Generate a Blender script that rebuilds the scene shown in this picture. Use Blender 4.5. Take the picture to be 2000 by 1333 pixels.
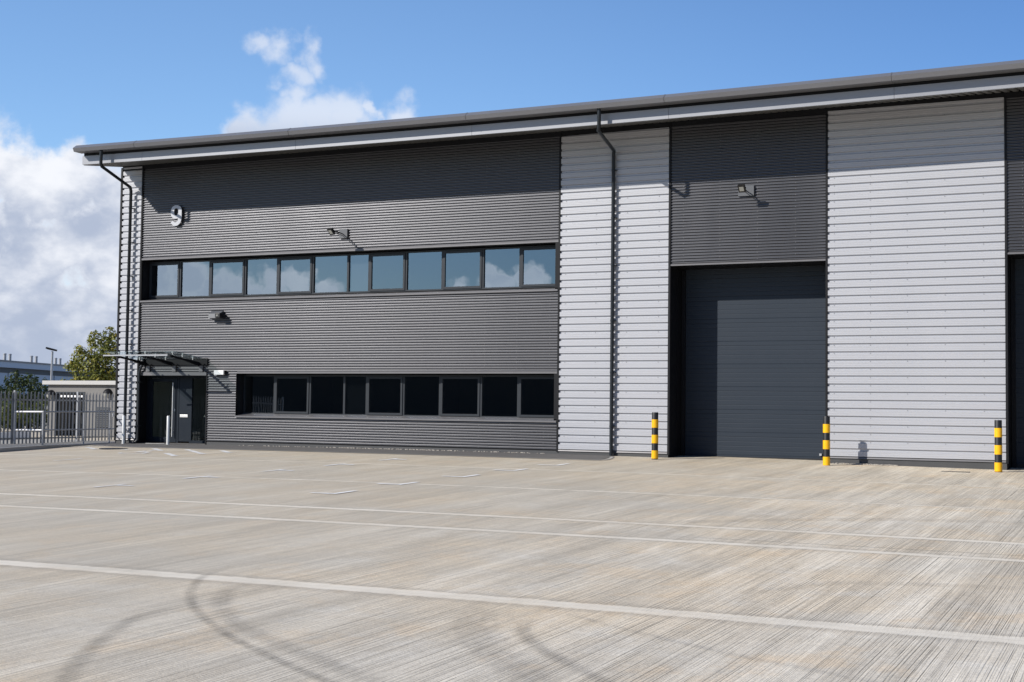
import bpy, bmesh, math, random
from math import radians, sin, cos, pi, sqrt, atan2
from mathutils import Matrix, Vector
random.seed(7)

# ------------------------------------------------------------------ clear, camera, sky, sun
for o in list(bpy.data.objects):
    bpy.data.objects.remove(o, do_unlink=True)
SCN = bpy.context.scene
COL = SCN.collection
SUN_D = Vector((0.84, 1.0, -0.75)).normalized()      # direction the light travels
SUN_STRENGTH = 4.6
SKY_STRENGTH = 0.12
EXPOSURE = 0.18

cam_d = bpy.data.cameras.new('camera')
cam = bpy.data.objects.new('camera', cam_d)
COL.objects.link(cam)
R_ = Vector((0.9069278, 0.4211121, 0.0121103))
U_ = Vector((0.0099808, -0.0502153, 0.9986885))
F_ = Vector((-0.4211679, 0.9056175, 0.0497447))
cam.matrix_world = Matrix(((R_.x, U_.x, -F_.x, 0.0), (R_.y, U_.y, -F_.y, -34.7717), (R_.z, U_.z, -F_.z, 1.1754), (0, 0, 0, 1)))
cam_d.lens = 48.1326
cam_d.sensor_width = 36.0
cam_d.sensor_fit = 'HORIZONTAL'
cam_d.clip_start = 0.1
cam_d.clip_end = 4000
SCN.camera = cam

SCN.view_settings.view_transform = 'Standard'
SCN.view_settings.look = 'None'
SCN.view_settings.gamma = 1.0
SCN.view_settings.exposure = EXPOSURE

class NT:
    """small helper to write node trees"""
    def __init__(s, tree):
        s.t = tree
        tree.nodes.clear()
    def n(s, typ, ins=None, **kw):
        nd = s.t.nodes.new(typ)
        for k, v in kw.items():
            setattr(nd, k, v)
        for k, v in (ins or {}).items():
            s.set(nd.inputs[k], v)
        return nd
    def set(s, sock, v):
        if isinstance(v, bpy.types.NodeSocket):
            s.t.links.new(v, sock)
        else:
            sock.default_value = v
    def m(s, op, a, b=0.0, c=0.0, clamp=False):
        nd = s.n('ShaderNodeMath', operation=op, use_clamp=clamp)
        for i, v in enumerate((a, b, c)):
            s.set(nd.inputs[i], v)
        return nd.outputs[0]
    def vm(s, op, a, b=(0, 0, 0)):
        nd = s.n('ShaderNodeVectorMath', operation=op)
        s.set(nd.inputs[0], a); s.set(nd.inputs[1], b)
        return nd
    def mix(s, f, a, b, blend='MIX'):
        nd = s.n('ShaderNodeMix', data_type='RGBA', blend_type=blend)
        s.set(nd.inputs[0], f); s.set(nd.inputs[6], a); s.set(nd.inputs[7], b)
        return nd.outputs[2]
    def ramp(s, v, lo, hi, a=0.0, b=1.0, smooth=True):
        nd = s.n('ShaderNodeMapRange', interpolation_type='SMOOTHSTEP' if smooth else 'LINEAR')
        for i, x in enumerate((v, lo, hi, a, b)):
            s.set(nd.inputs[i], x)
        return nd.outputs[0]
    def noise(s, vec, scale, detail=4.0, rough=0.55, dist=0.0, dim='3D'):
        nd = s.n('ShaderNodeTexNoise', noise_dimensions=dim)
        s.set(nd.inputs['Vector'], vec)
        nd.inputs['Scale'].default_value = scale
        nd.inputs['Detail'].default_value = detail
        nd.inputs['Roughness'].default_value = rough
        nd.inputs['Distortion'].default_value = dist
        return nd.outputs['Fac']

def rgb(r, g, b):
    return (r, g, b, 1.0)

world = bpy.data.worlds.new('World')
SCN.world = world
world.use_nodes = True
W = NT(world.node_tree)
sky = W.n('ShaderNodeTexSky', sky_type='NISHITA')
sky.sun_disc = False
sky.sun_elevation = math.asin(-SUN_D.z)
sky.sun_rotation = atan2(-SUN_D.x, -SUN_D.y)
sky.altitude = 50
sky.air_density = 1.0
sky.dust_density = 0.25
sky.ozone_density = 2.2
tc = W.n('ShaderNodeTexCoord')
dirv = W.vm('NORMALIZE', tc.outputs['Generated']).outputs[0]
sepw = W.n('ShaderNodeSeparateXYZ'); W.set(sepw.inputs[0], dirv)
# cloud banks: soft lumps round fixed sky directions, broken up by noise
BLOBS = [((-0.7107, 0.6854, 0.1585), 0.040), ((-0.693, 0.7052, 0.145), 0.040), ((-0.6712, 0.7259, 0.148), 0.036),
         ((-0.655, 0.741, 0.143), 0.034), ((-0.703, 0.7029, 0.1079), 0.066), ((-0.6664, 0.7374, 0.1104), 0.062),
         ((-0.6882, 0.7231, 0.0597), 0.080), ((-0.7327, 0.6733, 0.0987), 0.09), ((-0.7412, 0.6582, 0.1318), 0.06),
         ((-0.64, 0.765, 0.07), 0.08), ((-0.70, 0.71, 0.02), 0.09), ((-0.66, 0.75, 0.02), 0.09),
         ((-0.5643, 0.7853, 0.2545), 0.0135), ((-0.5562, 0.7925, 0.25), 0.0150), ((-0.5398, 0.8046, 0.2476), 0.0145),
         ((-0.551, 0.8012, 0.2333), 0.0175), ((-0.5481, 0.8071, 0.2196), 0.0170), ((-0.5513, 0.8091, 0.2037), 0.022),
         ((-0.5752, 0.7935, 0.1989), 0.022), ((-0.5363, 0.8191, 0.2034), 0.021), ((-0.5209, 0.8288, 0.2042), 0.021),
         ((-0.4827, 0.8502, 0.2102), 0.0185), ((-0.5046, 0.8367, 0.2129), 0.009),
         ((-0.55, 0.81, 0.185), 0.046), ((-0.50, 0.845, 0.185), 0.034), ((-0.525, 0.825, 0.205), 0.025),
         # a low bank over the far side of the yard (seen mirrored in the upper windows)
         ((-0.640, -0.760, 0.088), 0.030), ((-0.615, -0.780, 0.092), 0.030), ((-0.600, -0.795, 0.080), 0.026),
         ((-0.572, -0.815, 0.088), 0.020), ((-0.555, -0.828, 0.090), 0.017), ((-0.540, -0.838, 0.078), 0.017), ((-0.588, -0.805, 0.075), 0.02),
         ((-0.500, -0.862, 0.079), 0.014), ((-0.455, -0.886, 0.083), 0.014), ((-0.425, -0.900, 0.088), 0.016), ((-0.405, -0.909, 0.092), 0.016), ((-0.478, -0.875, 0.076), 0.012)]
field = None
wob = W.n('ShaderNodeTexNoise', ins={'Vector': dirv})
wob.inputs['Scale'].default_value = 38.0; wob.inputs['Detail'].default_value = 5.0
dw = W.vm('ADD', dirv, W.vm('MULTIPLY', W.vm('SUBTRACT', wob.outputs['Color'], (0.5, 0.5, 0.5)).outputs[0], (0.045, 0.045, 0.045)).outputs[0]).outputs[0]
for c, r in BLOBS:
    v = Vector(c).normalized()
    ds = W.vm('DISTANCE', dw, tuple(v)).outputs['Value']
    f = W.m('SUBTRACT', 1.0, W.m('DIVIDE', ds, r))
    field = f if field is None else W.m('MAXIMUM', field, f)
n1 = W.noise(dirv, 26.0, 8.0, 0.60)
f1 = W.m('ADD', field, W.m('MULTIPLY', W.m('SUBTRACT', n1, 0.5), 1.9))
mask_a = W.m('MULTIPLY', W.ramp(f1, -0.05, W.ramp(sepw.outputs[2], 0.165, 0.22, 0.50, 0.85)), W.ramp(sepw.outputs[2], 0.17, 0.235, 1.0, 0.60))
# loose cumulus elsewhere, low over the horizon (away from the part of the sky above the roof)
flat = W.vm('MULTIPLY', dirv, (1.0, 1.0, 2.6)).outputs[0]
n2 = W.noise(flat, 5.2, 7.0, 0.58, 0.3)
behind = W.ramp(sepw.outputs[1], 0.25, -0.25)
low = W.ramp(sepw.outputs[2], 0.30, 0.05)
f2 = W.m('ADD', n2, W.m('MULTIPLY', low, 0.10))
mask_b = W.m('MULTIPLY', W.m('MULTIPLY', W.ramp(f2, 0.575, 0.71, 0.0, 0.7), W.ramp(sepw.outputs[2], 0.13, 0.22)), behind)
mask = W.m('MAXIMUM', mask_a, mask_b)
n3 = W.noise(W.vm('ADD', W.vm('MULTIPLY', dirv, (1.0, 1.0, 1.5)).outputs[0], (0.3, 0.1, 0.02)).outputs[0], 9.0, 7.0, 0.56)
bright = W.ramp(n3, 0.42, 0.63)
edge = W.ramp(f1, 0.75, 0.2)
bright = W.m('MAXIMUM', bright, W.m('MULTIPLY', edge, 0.85))
bright = W.m('MAXIMUM', bright, W.ramp(sepw.outputs[2], 0.18, 0.215, 0.0, 0.88))
bright = W.m('MULTIPLY', bright, W.ramp(sepw.outputs[2], -0.02, 0.10, 0.55, 1.0))
ccol = W.mix(bright, rgb(0.40, 0.46, 0.59), rgb(0.82, 0.84, 0.89))
ccol = W.mix(W.m('MULTIPLY', behind, 0.5), ccol, rgb(0.80, 0.92, 1.10))
ccol = W.n('ShaderNodeVectorMath', operation='SCALE', ins={0: ccol, 3: W.m('MULTIPLY', 1.0 / SKY_STRENGTH, W.m('MAXIMUM', W.ramp(behind, 0.0, 1.0, 1.0, 0.62), W.ramp(sepw.outputs[2], 0.135, 0.115, 0.0, W.m('ADD', 1.0, W.m('MULTIPLY', behind, 0.75)))))}).outputs[0]
# the air: a deep clean blue over the roof, paler low down
skyc = W.mix(1.0, sky.outputs[0], W.mix(behind, rgb(0.96, 1.13, 1.34), rgb(0.52, 0.64, 0.80)), 'MULTIPLY')
# the sky deepens away from the bright cloud bank in the west
deep = W.ramp(sepw.outputs[0], -0.62, 0.05)
skyc = W.mix(1.0, skyc, W.mix(deep, rgb(1.0, 1.0, 1.0), rgb(0.50, 0.60, 0.72)), 'MULTIPLY')
final = W.mix(mask, skyc, ccol)
bg = W.n('ShaderNodeBackground', ins={'Color': final, 'Strength': SKY_STRENGTH})
W.n('ShaderNodeOutputWorld', ins={'Surface': bg.outputs[0]})

sun_d = bpy.data.lights.new('sun', 'SUN')
sun_d.energy = SUN_STRENGTH
sun_d.angle = radians(0.53)
sun_d.color = (1.0, 0.945, 0.87)
sun = bpy.data.objects.new('sun', sun_d)
COL.objects.link(sun)
sun.location = (-40, -60, 60)
sun.rotation_euler = SUN_D.to_track_quat('-Z', 'Y').to_euler()

# ------------------------------------------------------------------ materials
def material(name):
    m = bpy.data.materials.new(name)
    m.use_nodes = True
    return m, NT(m.node_tree)

def simple(name, col, rough=0.5, metal=0.0, var=0.12, scale=(1.0, 1.0, 1.0), nscale=3.0, bump=0.0, spec=0.5, bscale=60.0):
    m, N = material(name)
    co = N.n('ShaderNodeTexCoord').outputs['Object']
    v = N.vm('MULTIPLY', co, scale).outputs[0]
    f = N.noise(v, nscale, 5.0, 0.6)
    f2 = N.noise(co, nscale * 9.0, 3.0, 0.6)
    k = N.m('ADD', N.m('MULTIPLY', N.m('SUBTRACT', f, 0.5), 2.0 * var), N.m('MULTIPLY', N.m('SUBTRACT', f2, 0.5), var))
    k = N.m('ADD', 1.0, k)
    c = N.n('ShaderNodeVectorMath', operation='SCALE', ins={0: tuple(col[:3]), 3: k}).outputs[0]
    b = N.n('ShaderNodeBsdfPrincipled', ins={'Base Color': c, 'Roughness': N.m('ADD', rough, N.m('MULTIPLY', N.m('SUBTRACT', f, 0.5), 0.15)), 'Metallic': metal, 'Specular IOR Level': spec})
    if bump:
        bp = N.n('ShaderNodeBump', ins={'Height': N.noise(co, bscale, 4.0, 0.6), 'Strength': bump, 'Distance': 0.01})
        N.set(b.inputs['Normal'], bp.outputs[0])
    N.n('ShaderNodeOutputMaterial', ins={'Surface': b.outputs[0]})
    return m

M = {}
M['dark_clad'] = simple('anthracite coated steel', (0.092, 0.0935, 0.102), 0.34, 0.70, 0.06, (0.6, 1, 0.12), 1.4)
M['silver_clad'] = simple('silver coated steel', (0.425, 0.435, 0.465), 0.44, 0.15, 0.008, (0.5, 1, 0.2), 1.6)
M['fastener'] = simple('bare fastener steel', (0.17, 0.17, 0.175), 0.45, 0.2, 0.05)
M['fastener_dark'] = simple('grey fastener cap', (0.24, 0.24, 0.25), 0.5, 0.0, 0.05)
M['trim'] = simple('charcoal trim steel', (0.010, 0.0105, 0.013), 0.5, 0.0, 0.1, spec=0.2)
M['sill'] = simple('grey flashing steel', (0.145, 0.143, 0.150), 0.45, 0.3, 0.05)
M['plinth_grey'] = simple('grey plinth flashing', (0.055, 0.057, 0.06), 0.6, 0.0, 0.15)
M['fascia'] = simple('silver fascia steel', (0.29, 0.30, 0.325), 0.40, 0.2, 0.04, (0.4, 1, 1), 1.2)
M['gutter'] = simple('grey gutter steel', (0.185, 0.188, 0.203), 0.45, 0.3, 0.08, (0.4, 1, 1), 1.2)
M['soffit'] = simple('soffit sheet', (0.13, 0.13, 0.125), 0.5, 0.1, 0.06)
M['pipe'] = simple('black downpipe coating', (0.014, 0.018, 0.023), 0.38, 0.0, 0.12, spec=0.35)
M['frame'] = simple('slate window frame', (0.028, 0.033, 0.040), 0.42, 0.0, 0.06, spec=0.3)
M['door_frame'] = simple('navy door frame', (0.016, 0.022, 0.031), 0.45, 0.0, 0.06, spec=0.15)
M['roller'] = simple('slate door panel', (0.027, 0.036, 0.050), 0.45, 0.0, 0.05, (0.5, 1, 0.5), 1.5, spec=0.22)
M['roof'] = simple('roof sheet', (0.30, 0.30, 0.31), 0.5, 0.2, 0.1)
M['steel'] = simple('galvanised steel', (0.31, 0.315, 0.32), 0.5, 0.35, 0.14, nscale=6)
M['pale_steel'] = simple('bright galvanised rail', (0.38, 0.39, 0.41), 0.42, 0.25, 0.10, nscale=6)
M['stainless'] = simple('stainless steel', (0.78, 0.78, 0.76), 0.35, 0.35, 0.05)
M['white'] = simple('white paint', (0.78, 0.78, 0.78), 0.5, 0.0, 0.05)
M['black'] = simple('black plastic', (0.012, 0.012, 0.013), 0.45, 0.0, 0.1)
M['yellow'] = simple('yellow bollard paint', (0.84, 0.45, 0.004), 0.35, 0.0, 0.05)
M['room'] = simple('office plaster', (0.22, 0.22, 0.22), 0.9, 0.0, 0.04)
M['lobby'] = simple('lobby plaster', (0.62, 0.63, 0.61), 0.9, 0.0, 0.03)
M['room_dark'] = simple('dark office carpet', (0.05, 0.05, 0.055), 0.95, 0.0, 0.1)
M['blank'] = simple('grey blanking board', (0.50, 0.51, 0.54), 0.8, 0.0, 0.06)
M['render'] = simple('grey kiosk render', (0.19, 0.185, 0.18), 0.9, 0.0, 0.08, bump=0.4, bscale=40)
M['kiosk_roof'] = simple('pale kiosk roof edge', (0.46, 0.455, 0.44), 0.7, 0.0, 0.06)
M['beige'] = simple('beige cabinet', (0.24, 0.225, 0.20), 0.7, 0.0, 0.1)
M['bark'] = simple('bark', (0.075, 0.06, 0.045), 0.9, 0.0, 0.3, nscale=8, bump=0.5)
M['far_wall'] = simple('far pale blue cladding', (0.42, 0.46, 0.54), 0.5, 0.1, 0.05)
M['far_band'] = simple('far dark band', (0.06, 0.065, 0.075), 0.6, 0.0, 0.1)
M['far_shed'] = simple('dark brown shed cladding', (0.035, 0.031, 0.027), 0.8, 0.0, 0.2)
M['far_roof'] = simple('far roof edge', (0.26, 0.24, 0.23), 0.6, 0.0, 0.1)
M['lens'] = simple('lamp lens', (0.34, 0.34, 0.31), 0.2, 0.0, 0.05)
M['grey_plate'] = simple('grey mounting plate', (0.085, 0.092, 0.104), 0.5, 0.1, 0.08)
M['pebble'] = simple('loose stones', (0.40, 0.37, 0.33), 0.9, 0.0, 0.4, nscale=30)

def mk_glass(name, refl, tint):
    m, N = material(name)
    g = N.n('ShaderNodeBsdfGlossy', ins={'Color': rgb(0.84, 0.94, 1.0), 'Roughness': 0.004})
    co = N.n('ShaderNodeTexCoord').outputs['Object']
    wav = N.noise(N.vm('MULTIPLY', co, (0.8, 1, 0.9)).outputs[0], 1.3, 2.0, 0.5)
    bp = N.n('ShaderNodeBump', ins={'Height': wav, 'Strength': 0.25, 'Distance': 0.006})
    N.set(g.inputs['Normal'], bp.outputs[0])
    t = N.n('ShaderNodeBsdfTransparent', ins={'Color': rgb(*tint)})
    fc = N.n('ShaderNodeLayerWeight').outputs['Facing']
    fac = N.m('ADD', refl + 0.04, N.m('MULTIPLY', N.m('POWER', fc, 5.0), 0.9), clamp=True)
    mx = N.n('ShaderNodeMixShader', ins={0: fac, 1: t.outputs[0], 2: g.outputs[0]})
    N.n('ShaderNodeOutputMaterial', ins={'Surface': mx.outputs[0]})
    return m
M['glass'] = mk_glass('solar window glass', 0.20, (0.24, 0.26, 0.27))
M['door_glass'] = mk_glass('door glass', 0.03, (0.66, 0.72, 0.70))
M['canopy_glass'] = mk_glass('canopy glass', 0.01, (0.90, 0.935, 0.93))

def mk_leaf(name, a, b, c):
    m, N = material(name)
    co = N.n('ShaderNodeTexCoord').outputs['Object']
    f = N.noise(co, 1.1, 3.0, 0.6)
    r = N.n('ShaderNodeTexWhiteNoise', noise_dimensions='3D')
    q = N.vm('SNAP', co, (0.16, 0.16, 0.16)).outputs[0]
    N.set(r.inputs['Vector'], q)
    k = N.ramp(f, 0.35, 0.65)
    c1 = N.mix(k, rgb(*a), rgb(*b))
    c2 = N.mix(N.ramp(r.outputs['Value'], 0.72, 1.0), c1, rgb(*c))
    d = N.n('ShaderNodeBsdfPrincipled', ins={'Base Color': c2, 'Roughness': 0.55, 'Specular IOR Level': 0.35})
    tr = N.n('ShaderNodeBsdfTranslucent', ins={'Color': c2})
    mx = N.n('ShaderNodeMixShader', ins={0: 0.25, 1: d.outputs[0], 2: tr.outputs[0]})
    N.n('ShaderNodeOutputMaterial', ins={'Surface': mx.outputs[0]})
    return m
M['leaf_tree'] = mk_leaf('tree leaves', (0.12, 0.14, 0.03), (0.22, 0.23, 0.045), (0.40, 0.33, 0.07))
M['leaf_bush'] = mk_leaf('bush leaves', (0.028, 0.045, 0.016), (0.05, 0.075, 0.022), (0.085, 0.11, 0.03))
M['leaf_low'] = mk_leaf('low shrub leaves', (0.075, 0.10, 0.02), (0.12, 0.14, 0.03), (0.17, 0.18, 0.04))

# the concrete yard -------------------------------------------------
JOINTS = [(-23.3, 0.15), (-17.95, 0.10), (-16.1, 0.10), (-11.0, 0.075), (-5.95, 0.075), (-29.5, 0.14), (-35.5, 0.14), (-41.5, 0.14)]
def mk_concrete():
    m, N = material('brushed concrete')
    co = N.n('ShaderNodeTexCoord').outputs['Object']
    sp = N.n('ShaderNodeSeparateXYZ'); N.set(sp.inputs[0], co)
    X, Y = sp.outputs[0], sp.outputs[1]
    lane = None
    joint = None; jcore = None; jedge = None
    wobj = N.m('MULTIPLY', N.m('SUBTRACT', N.noise(N.vm('MULTIPLY', co, (1, 0.3, 0)).outputs[0], 5.0, 5.0, 0.75), 0.5), 0.15)
    for y, hw in JOINTS:
        g = N.m('GREATER_THAN', Y, y)
        lane = g if lane is None else N.m('ADD', lane, g)
        dd = N.m('ABSOLUTE', N.m('SUBTRACT', Y, y))
        b = N.ramp(N.m('ADD', dd, wobj), hw * 0.75, hw * 1.25, 1.0, 0.0)
        joint = b if joint is None else N.m('MAXIMUM', joint, b)
        cc = N.ramp(dd, 0.008, 0.016, 1.0, 0.0)
        jcore = cc if jcore is None else N.m('MAXIMUM', jcore, cc)
        ee = N.m('MULTIPLY', N.ramp(N.m('ADD', dd, wobj), hw * 1.0, hw * 1.2), N.ramp(dd, hw * 1.2, hw * 2.6, 1.0, 0.0))
        jedge = ee if jedge is None else N.m('MAXIMUM', jedge, ee)
    off = N.n('ShaderNodeCombineXYZ', ins={0: N.m('MULTIPLY', lane, 7.31), 1: N.m('MULTIPLY', lane, 3.7), 2: 0.0}).outputs[0]
    p = N.vm('ADD', co, off).outputs[0]
    # slow wander of the brush strokes
    wx = N.m('MULTIPLY', N.m('SUBTRACT', N.noise(p, 0.35, 1.0, 0.4), 0.5), 0.05)
    pw = N.vm('ADD', p, N.n('ShaderNodeCombineXYZ', ins={0: wx}).outputs[0]).outputs[0]
    def streak(sx, sy, det, ro, o=0.0):
        return N.noise(N.vm('ADD', N.vm('MULTIPLY', pw, (sx, sy, 0.0)).outputs[0], (o, o * 0.7, o)).outputs[0], 1.0, det, ro)
    def grooves(freq, wand, width, seed):
        """thin brushed lines at uneven spacing, running away from the building"""
        xw = N.m('ADD', N.m('MULTIPLY', X, freq), N.m('ADD', N.m('MULTIPLY', lane, 13.7), N.m('MULTIPLY', N.m('SUBTRACT', N.noise(N.vm('MULTIPLY', p, (0.25, 0.55, 0)).outputs[0], 1.0, 2.0, 0.5), 0.5), wand * freq)))
        vo = N.n('ShaderNodeTexVoronoi', voronoi_dimensions='1D', feature='F1')
        N.set(vo.inputs['W'], xw); vo.inputs['Scale'].default_value = 1.0; vo.inputs['Randomness'].default_value = 0.85
        line = N.ramp(vo.outputs['Distance'], width, width * 0.35, 0.0, 1.0)
        ridge = N.m('MULTIPLY', N.ramp(vo.outputs['Distance'], width * 1.0, width * 1.6), N.ramp(vo.outputs['Distance'], width * 2.6, width * 1.8))
        rnd = N.n('ShaderNodeSeparateColor'); N.set(rnd.inputs[0], vo.outputs['Color'])
        dash = N.noise(N.n('ShaderNodeCombineXYZ', ins={0: N.m('MULTIPLY', rnd.outputs[0], 91.0), 1: N.m('MULTIPLY', Y, 0.50), 2: N.m('ADD', seed, N.m('MULTIPLY', rnd.outputs[1], 37.0))}).outputs[0], 1.0, 4.0, 0.7)
        amt = N.m('MULTIPLY', N.ramp(dash, 0.37, 0.55), N.ramp(rnd.outputs[2], 0.05, 1.0, 0.30, 1.0))
        return N.m('MULTIPLY', line, amt), N.m('MULTIPLY', ridge, amt)
    lA, rA = grooves(25.0, 0.030, 0.14, 1.0)
    lB, rB = grooves(48.0, 0.025, 0.20, 5.0)
    g2 = streak(6.0, 0.16, 5.0, 0.70)           # coarser strokes
    g3 = streak(1.6, 0.16, 5.0, 0.65)           # broad soft bands
    g4 = N.noise(N.vm('MULTIPLY', p, (0.22, 0.30, 0)).outputs[0], 1.0, 5.0, 0.6)   # blotches
    g5 = N.noise(p, 110.0, 2.0, 0.6)            # grit
    g5b = N.noise(p, 34.0, 3.0, 0.65)
    g6 = N.noise(N.vm('MULTIPLY', p, (0.9, 0.7, 0)).outputs[0], 1.0, 5.0, 0.68)
    g7 = N.noise(N.vm('MULTIPLY', p, (4.0, 1.2, 0)).outputs[0], 1.0, 4.0, 0.7)
    gpatch = N.ramp(N.noise(N.vm('MULTIPLY', pw, (0.9, 0.30, 0)).outputs[0], 1.0, 4.0, 0.65), 0.36, 0.62)
    warm = rgb(0.535, 0.47, 0.385); grey = rgb(0.485, 0.465, 0.435); pale = rgb(0.60, 0.575, 0.535)
    c = N.mix(N.ramp(g4, 0.36, 0.64), grey, warm)
    c = N.mix(N.m('MULTIPLY', N.ramp(g3, 0.49, 0.66), 0.60), c, pale)
    c = N.mix(N.m('MULTIPLY', N.ramp(g3, 0.51, 0.33), 0.52), c, rgb(0.38, 0.345, 0.30))
    c = N.mix(N.m('MULTIPLY', N.ramp(g6, 0.52, 0.66), 0.55), c, rgb(0.54, 0.43, 0.31))
    c = N.mix(N.m('MULTIPLY', N.ramp(g6, 0.47, 0.32), 0.55), c, rgb(0.58, 0.575, 0.565))
    c = N.mix(N.m('MULTIPLY', N.ramp(g7, 0.50, 0.32), 0.18), c, rgb(0.34, 0.31, 0.27))
    c = N.mix(N.m('MULTIPLY', N.ramp(g2, 0.51, 0.34), 0.20), c, rgb(0.30, 0.27, 0.235))
    c = N.mix(N.m('MULTIPLY', N.ramp(g2, 0.53, 0.68), 0.18), c, rgb(0.66, 0.63, 0.575))
    c = N.mix(N.m('MULTIPLY', N.ramp(g5b, 0.52, 0.68), 0.28), c, rgb(0.27, 0.24, 0.20))
    c = N.mix(N.m('MULTIPLY', N.ramp(g5b, 0.46, 0.32), 0.28), c, rgb(0.70, 0.665, 0.61))
    c = N.mix(N.m('MULTIPLY', N.ramp(g5, 0.54, 0.66), 0.42), c, rgb(0.24, 0.21, 0.175))
    c = N.mix(N.m('MULTIPLY', N.ramp(g5, 0.46, 0.34), 0.38), c, rgb(0.74, 0.70, 0.64))
    gb_ = N.m('ADD', 0.38, N.m('MULTIPLY', gpatch, 0.62))
    c = N.mix(N.m('MULTIPLY', N.m('MULTIPLY', lB, gb_), 0.75), c, rgb(0.15, 0.13, 0.11))
    c = N.mix(N.m('MULTIPLY', N.m('MULTIPLY', rA, gb_), 0.40), c, rgb(0.74, 0.71, 0.65))
    c = N.mix(N.m('MULTIPLY', N.m('MULTIPLY', lA, gb_), 0.92), c, rgb(0.10, 0.088, 0.072))
    # light and dark of the aggregate and the brush strokes
    kk = 1.0
    for src, amp in ((streak(40.0, 0.28, 3.0, 0.6, 2.2), 0.70), (streak(4.5, 0.14, 5.0, 0.7, 9.1), 0.42), (g3, 0.45), (g5b, 0.70), (g5, 1.15), (N.noise(p, 58.0, 2.0, 0.6), 0.8), (N.noise(p, 9.0, 4.0, 0.7), 0.40)):
        kk = N.m('ADD', kk, N.m('MULTIPLY', N.m('SUBTRACT', src, 0.5), amp))
    c = N.n('ShaderNodeVectorMath', operation='SCALE', ins={0: c, 3: N.m('MAXIMUM', kk, 0.3)}).outputs[0]
    # colour mixes to a darker grey towards the left, with a ragged edge
    greyed = N.ramp(N.m('ADD', X, N.m('MULTIPLY', N.m('SUBTRACT', g4, 0.5), 10.0)), -2.0, -13.0)
    c = N.mix(N.m('MULTIPLY', greyed, 0.52), c, rgb(0.33, 0.31, 0.28))
    c = N.mix(N.m('MULTIPLY', jedge, 0.35), c, rgb(0.22, 0.205, 0.19))
    jn = N.noise(N.vm('MULTIPLY', co, (1.2, 9.0, 0)).outputs[0], 2.0, 5.0, 0.65)
    jc = N.mix(jn, rgb(0.50, 0.475, 0.435), rgb(0.66, 0.645, 0.62))
    c = N.mix(N.m('MULTIPLY', joint, N.m('ADD', 0.42, N.m('MULTIPLY', N.ramp(N.noise(co, 0.55, 4.0, 0.65), 0.35, 0.65), 0.45))), c, jc)
    c = N.mix(N.m('MULTIPLY', jcore, 0.30), c, rgb(0.42, 0.40, 0.37))
    # one open saw cut beside the joint on the right
    cut = N.m('MULTIPLY', N.ramp(N.m('ABSOLUTE', N.m('SUBTRACT', Y, -17.45)), 0.012, 0.022, 1.0, 0.0), N.ramp(X, -6.5, -4.5))
    c = N.mix(N.m('MULTIPLY', cut, 0.65), c, rgb(0.10, 0.09, 0.075))
    c = N.mix(1.0, c, rgb(1.38, 1.32, 1.175), 'MULTIPLY')
    h = N.m('SUBTRACT', N.m('ADD', N.m('MULTIPLY', g2, 0.3), N.m('ADD', N.m('MULTIPLY', g5, 0.35), N.m('MULTIPLY', g5b, 0.5))), N.m('ADD', N.m('MULTIPLY', lA, 0.9), N.m('MULTIPLY', lB, 0.4)))
    h = N.m('MULTIPLY', h, N.m('SUBTRACT', 1.0, joint))
    bp = N.n('ShaderNodeBump', ins={'Height': h, 'Strength': 0.45, 'Distance': 0.012})
    b = N.n('ShaderNodeBsdfPrincipled', ins={'Base Color': c, 'Roughness': 0.88, 'Specular IOR Level': 0.25, 'Normal': bp.outputs[0]})
    N.n('ShaderNodeOutputMaterial', ins={'Surface': b.outputs[0]})
    return m
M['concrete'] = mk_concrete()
M['tarmac'] = simple('footpath tarmac', (0.125, 0.12, 0.115), 0.9, 0.0, 0.25, nscale=4, bump=0.4, bscale=120)
M['kerb'] = simple('kerb concrete', (0.42, 0.40, 0.37), 0.85, 0.0, 0.15, nscale=5, bump=0.3)
M['verge'] = simple('pale hardcore', (0.36, 0.34, 0.30), 0.9, 0.0, 0.3, nscale=3, bump=0.6, bscale=14)

def mk_decal(name, col, alpha, edge, nlo=0.35, nhi=0.65, nmin=0.3, along=False):
    """thin worn layer: UV u runs across (0..1), v along"""
    m, N = material(name)
    uv = N.n('ShaderNodeUVMap', uv_map='UVMap').outputs[0]
    sp = N.n('ShaderNodeSeparateXYZ'); N.set(sp.inputs[0], uv)
    a = N.m('MULTIPLY', N.ramp(sp.outputs[0], 0.0, edge), N.ramp(sp.outputs[0], 1.0, 1.0 - edge))
    if along:
        a = N.m('MULTIPLY', a, N.m('MULTIPLY', N.ramp(sp.outputs[1], 0.0, 0.18), N.ramp(sp.outputs[1], 1.0, 0.85)))
    co = N.n('ShaderNodeTexCoord').outputs['Object']
    n = N.noise(N.vm('MULTIPLY', co, (18.0, 2.0, 1)).outputs[0], 1.0, 5.0, 0.75)
    n2 = N.noise(co, 1.6, 3.0, 0.6)
    a = N.m('MULTIPLY', a, N.ramp(n, nlo, nhi, nmin, 1.0))
    a = N.m('MULTIPLY', a, N.ramp(n2, 0.3, 0.6, 0.55, 1.0))
    a = N.m('MULTIPLY', a, alpha)
    if along:
        tr_ = N.m('SINE', N.m('MULTIPLY', sp.outputs[0], 31.0))
        a = N.m('MULTIPLY', a, N.m('ADD', 0.90, N.m('MULTIPLY', tr_, 0.10)))
    d = N.n('ShaderNodeBsdfDiffuse', ins={'Color': rgb(*col), 'Roughness': 0.6})
    t = N.n('ShaderNodeBsdfTransparent')
    mx = N.n('ShaderNodeMixShader', ins={0: a, 1: t.outputs[0], 2: d.outputs[0]})
    N.n('ShaderNodeOutputMaterial', ins={'Surface': mx.outputs[0]})
    return m
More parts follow.
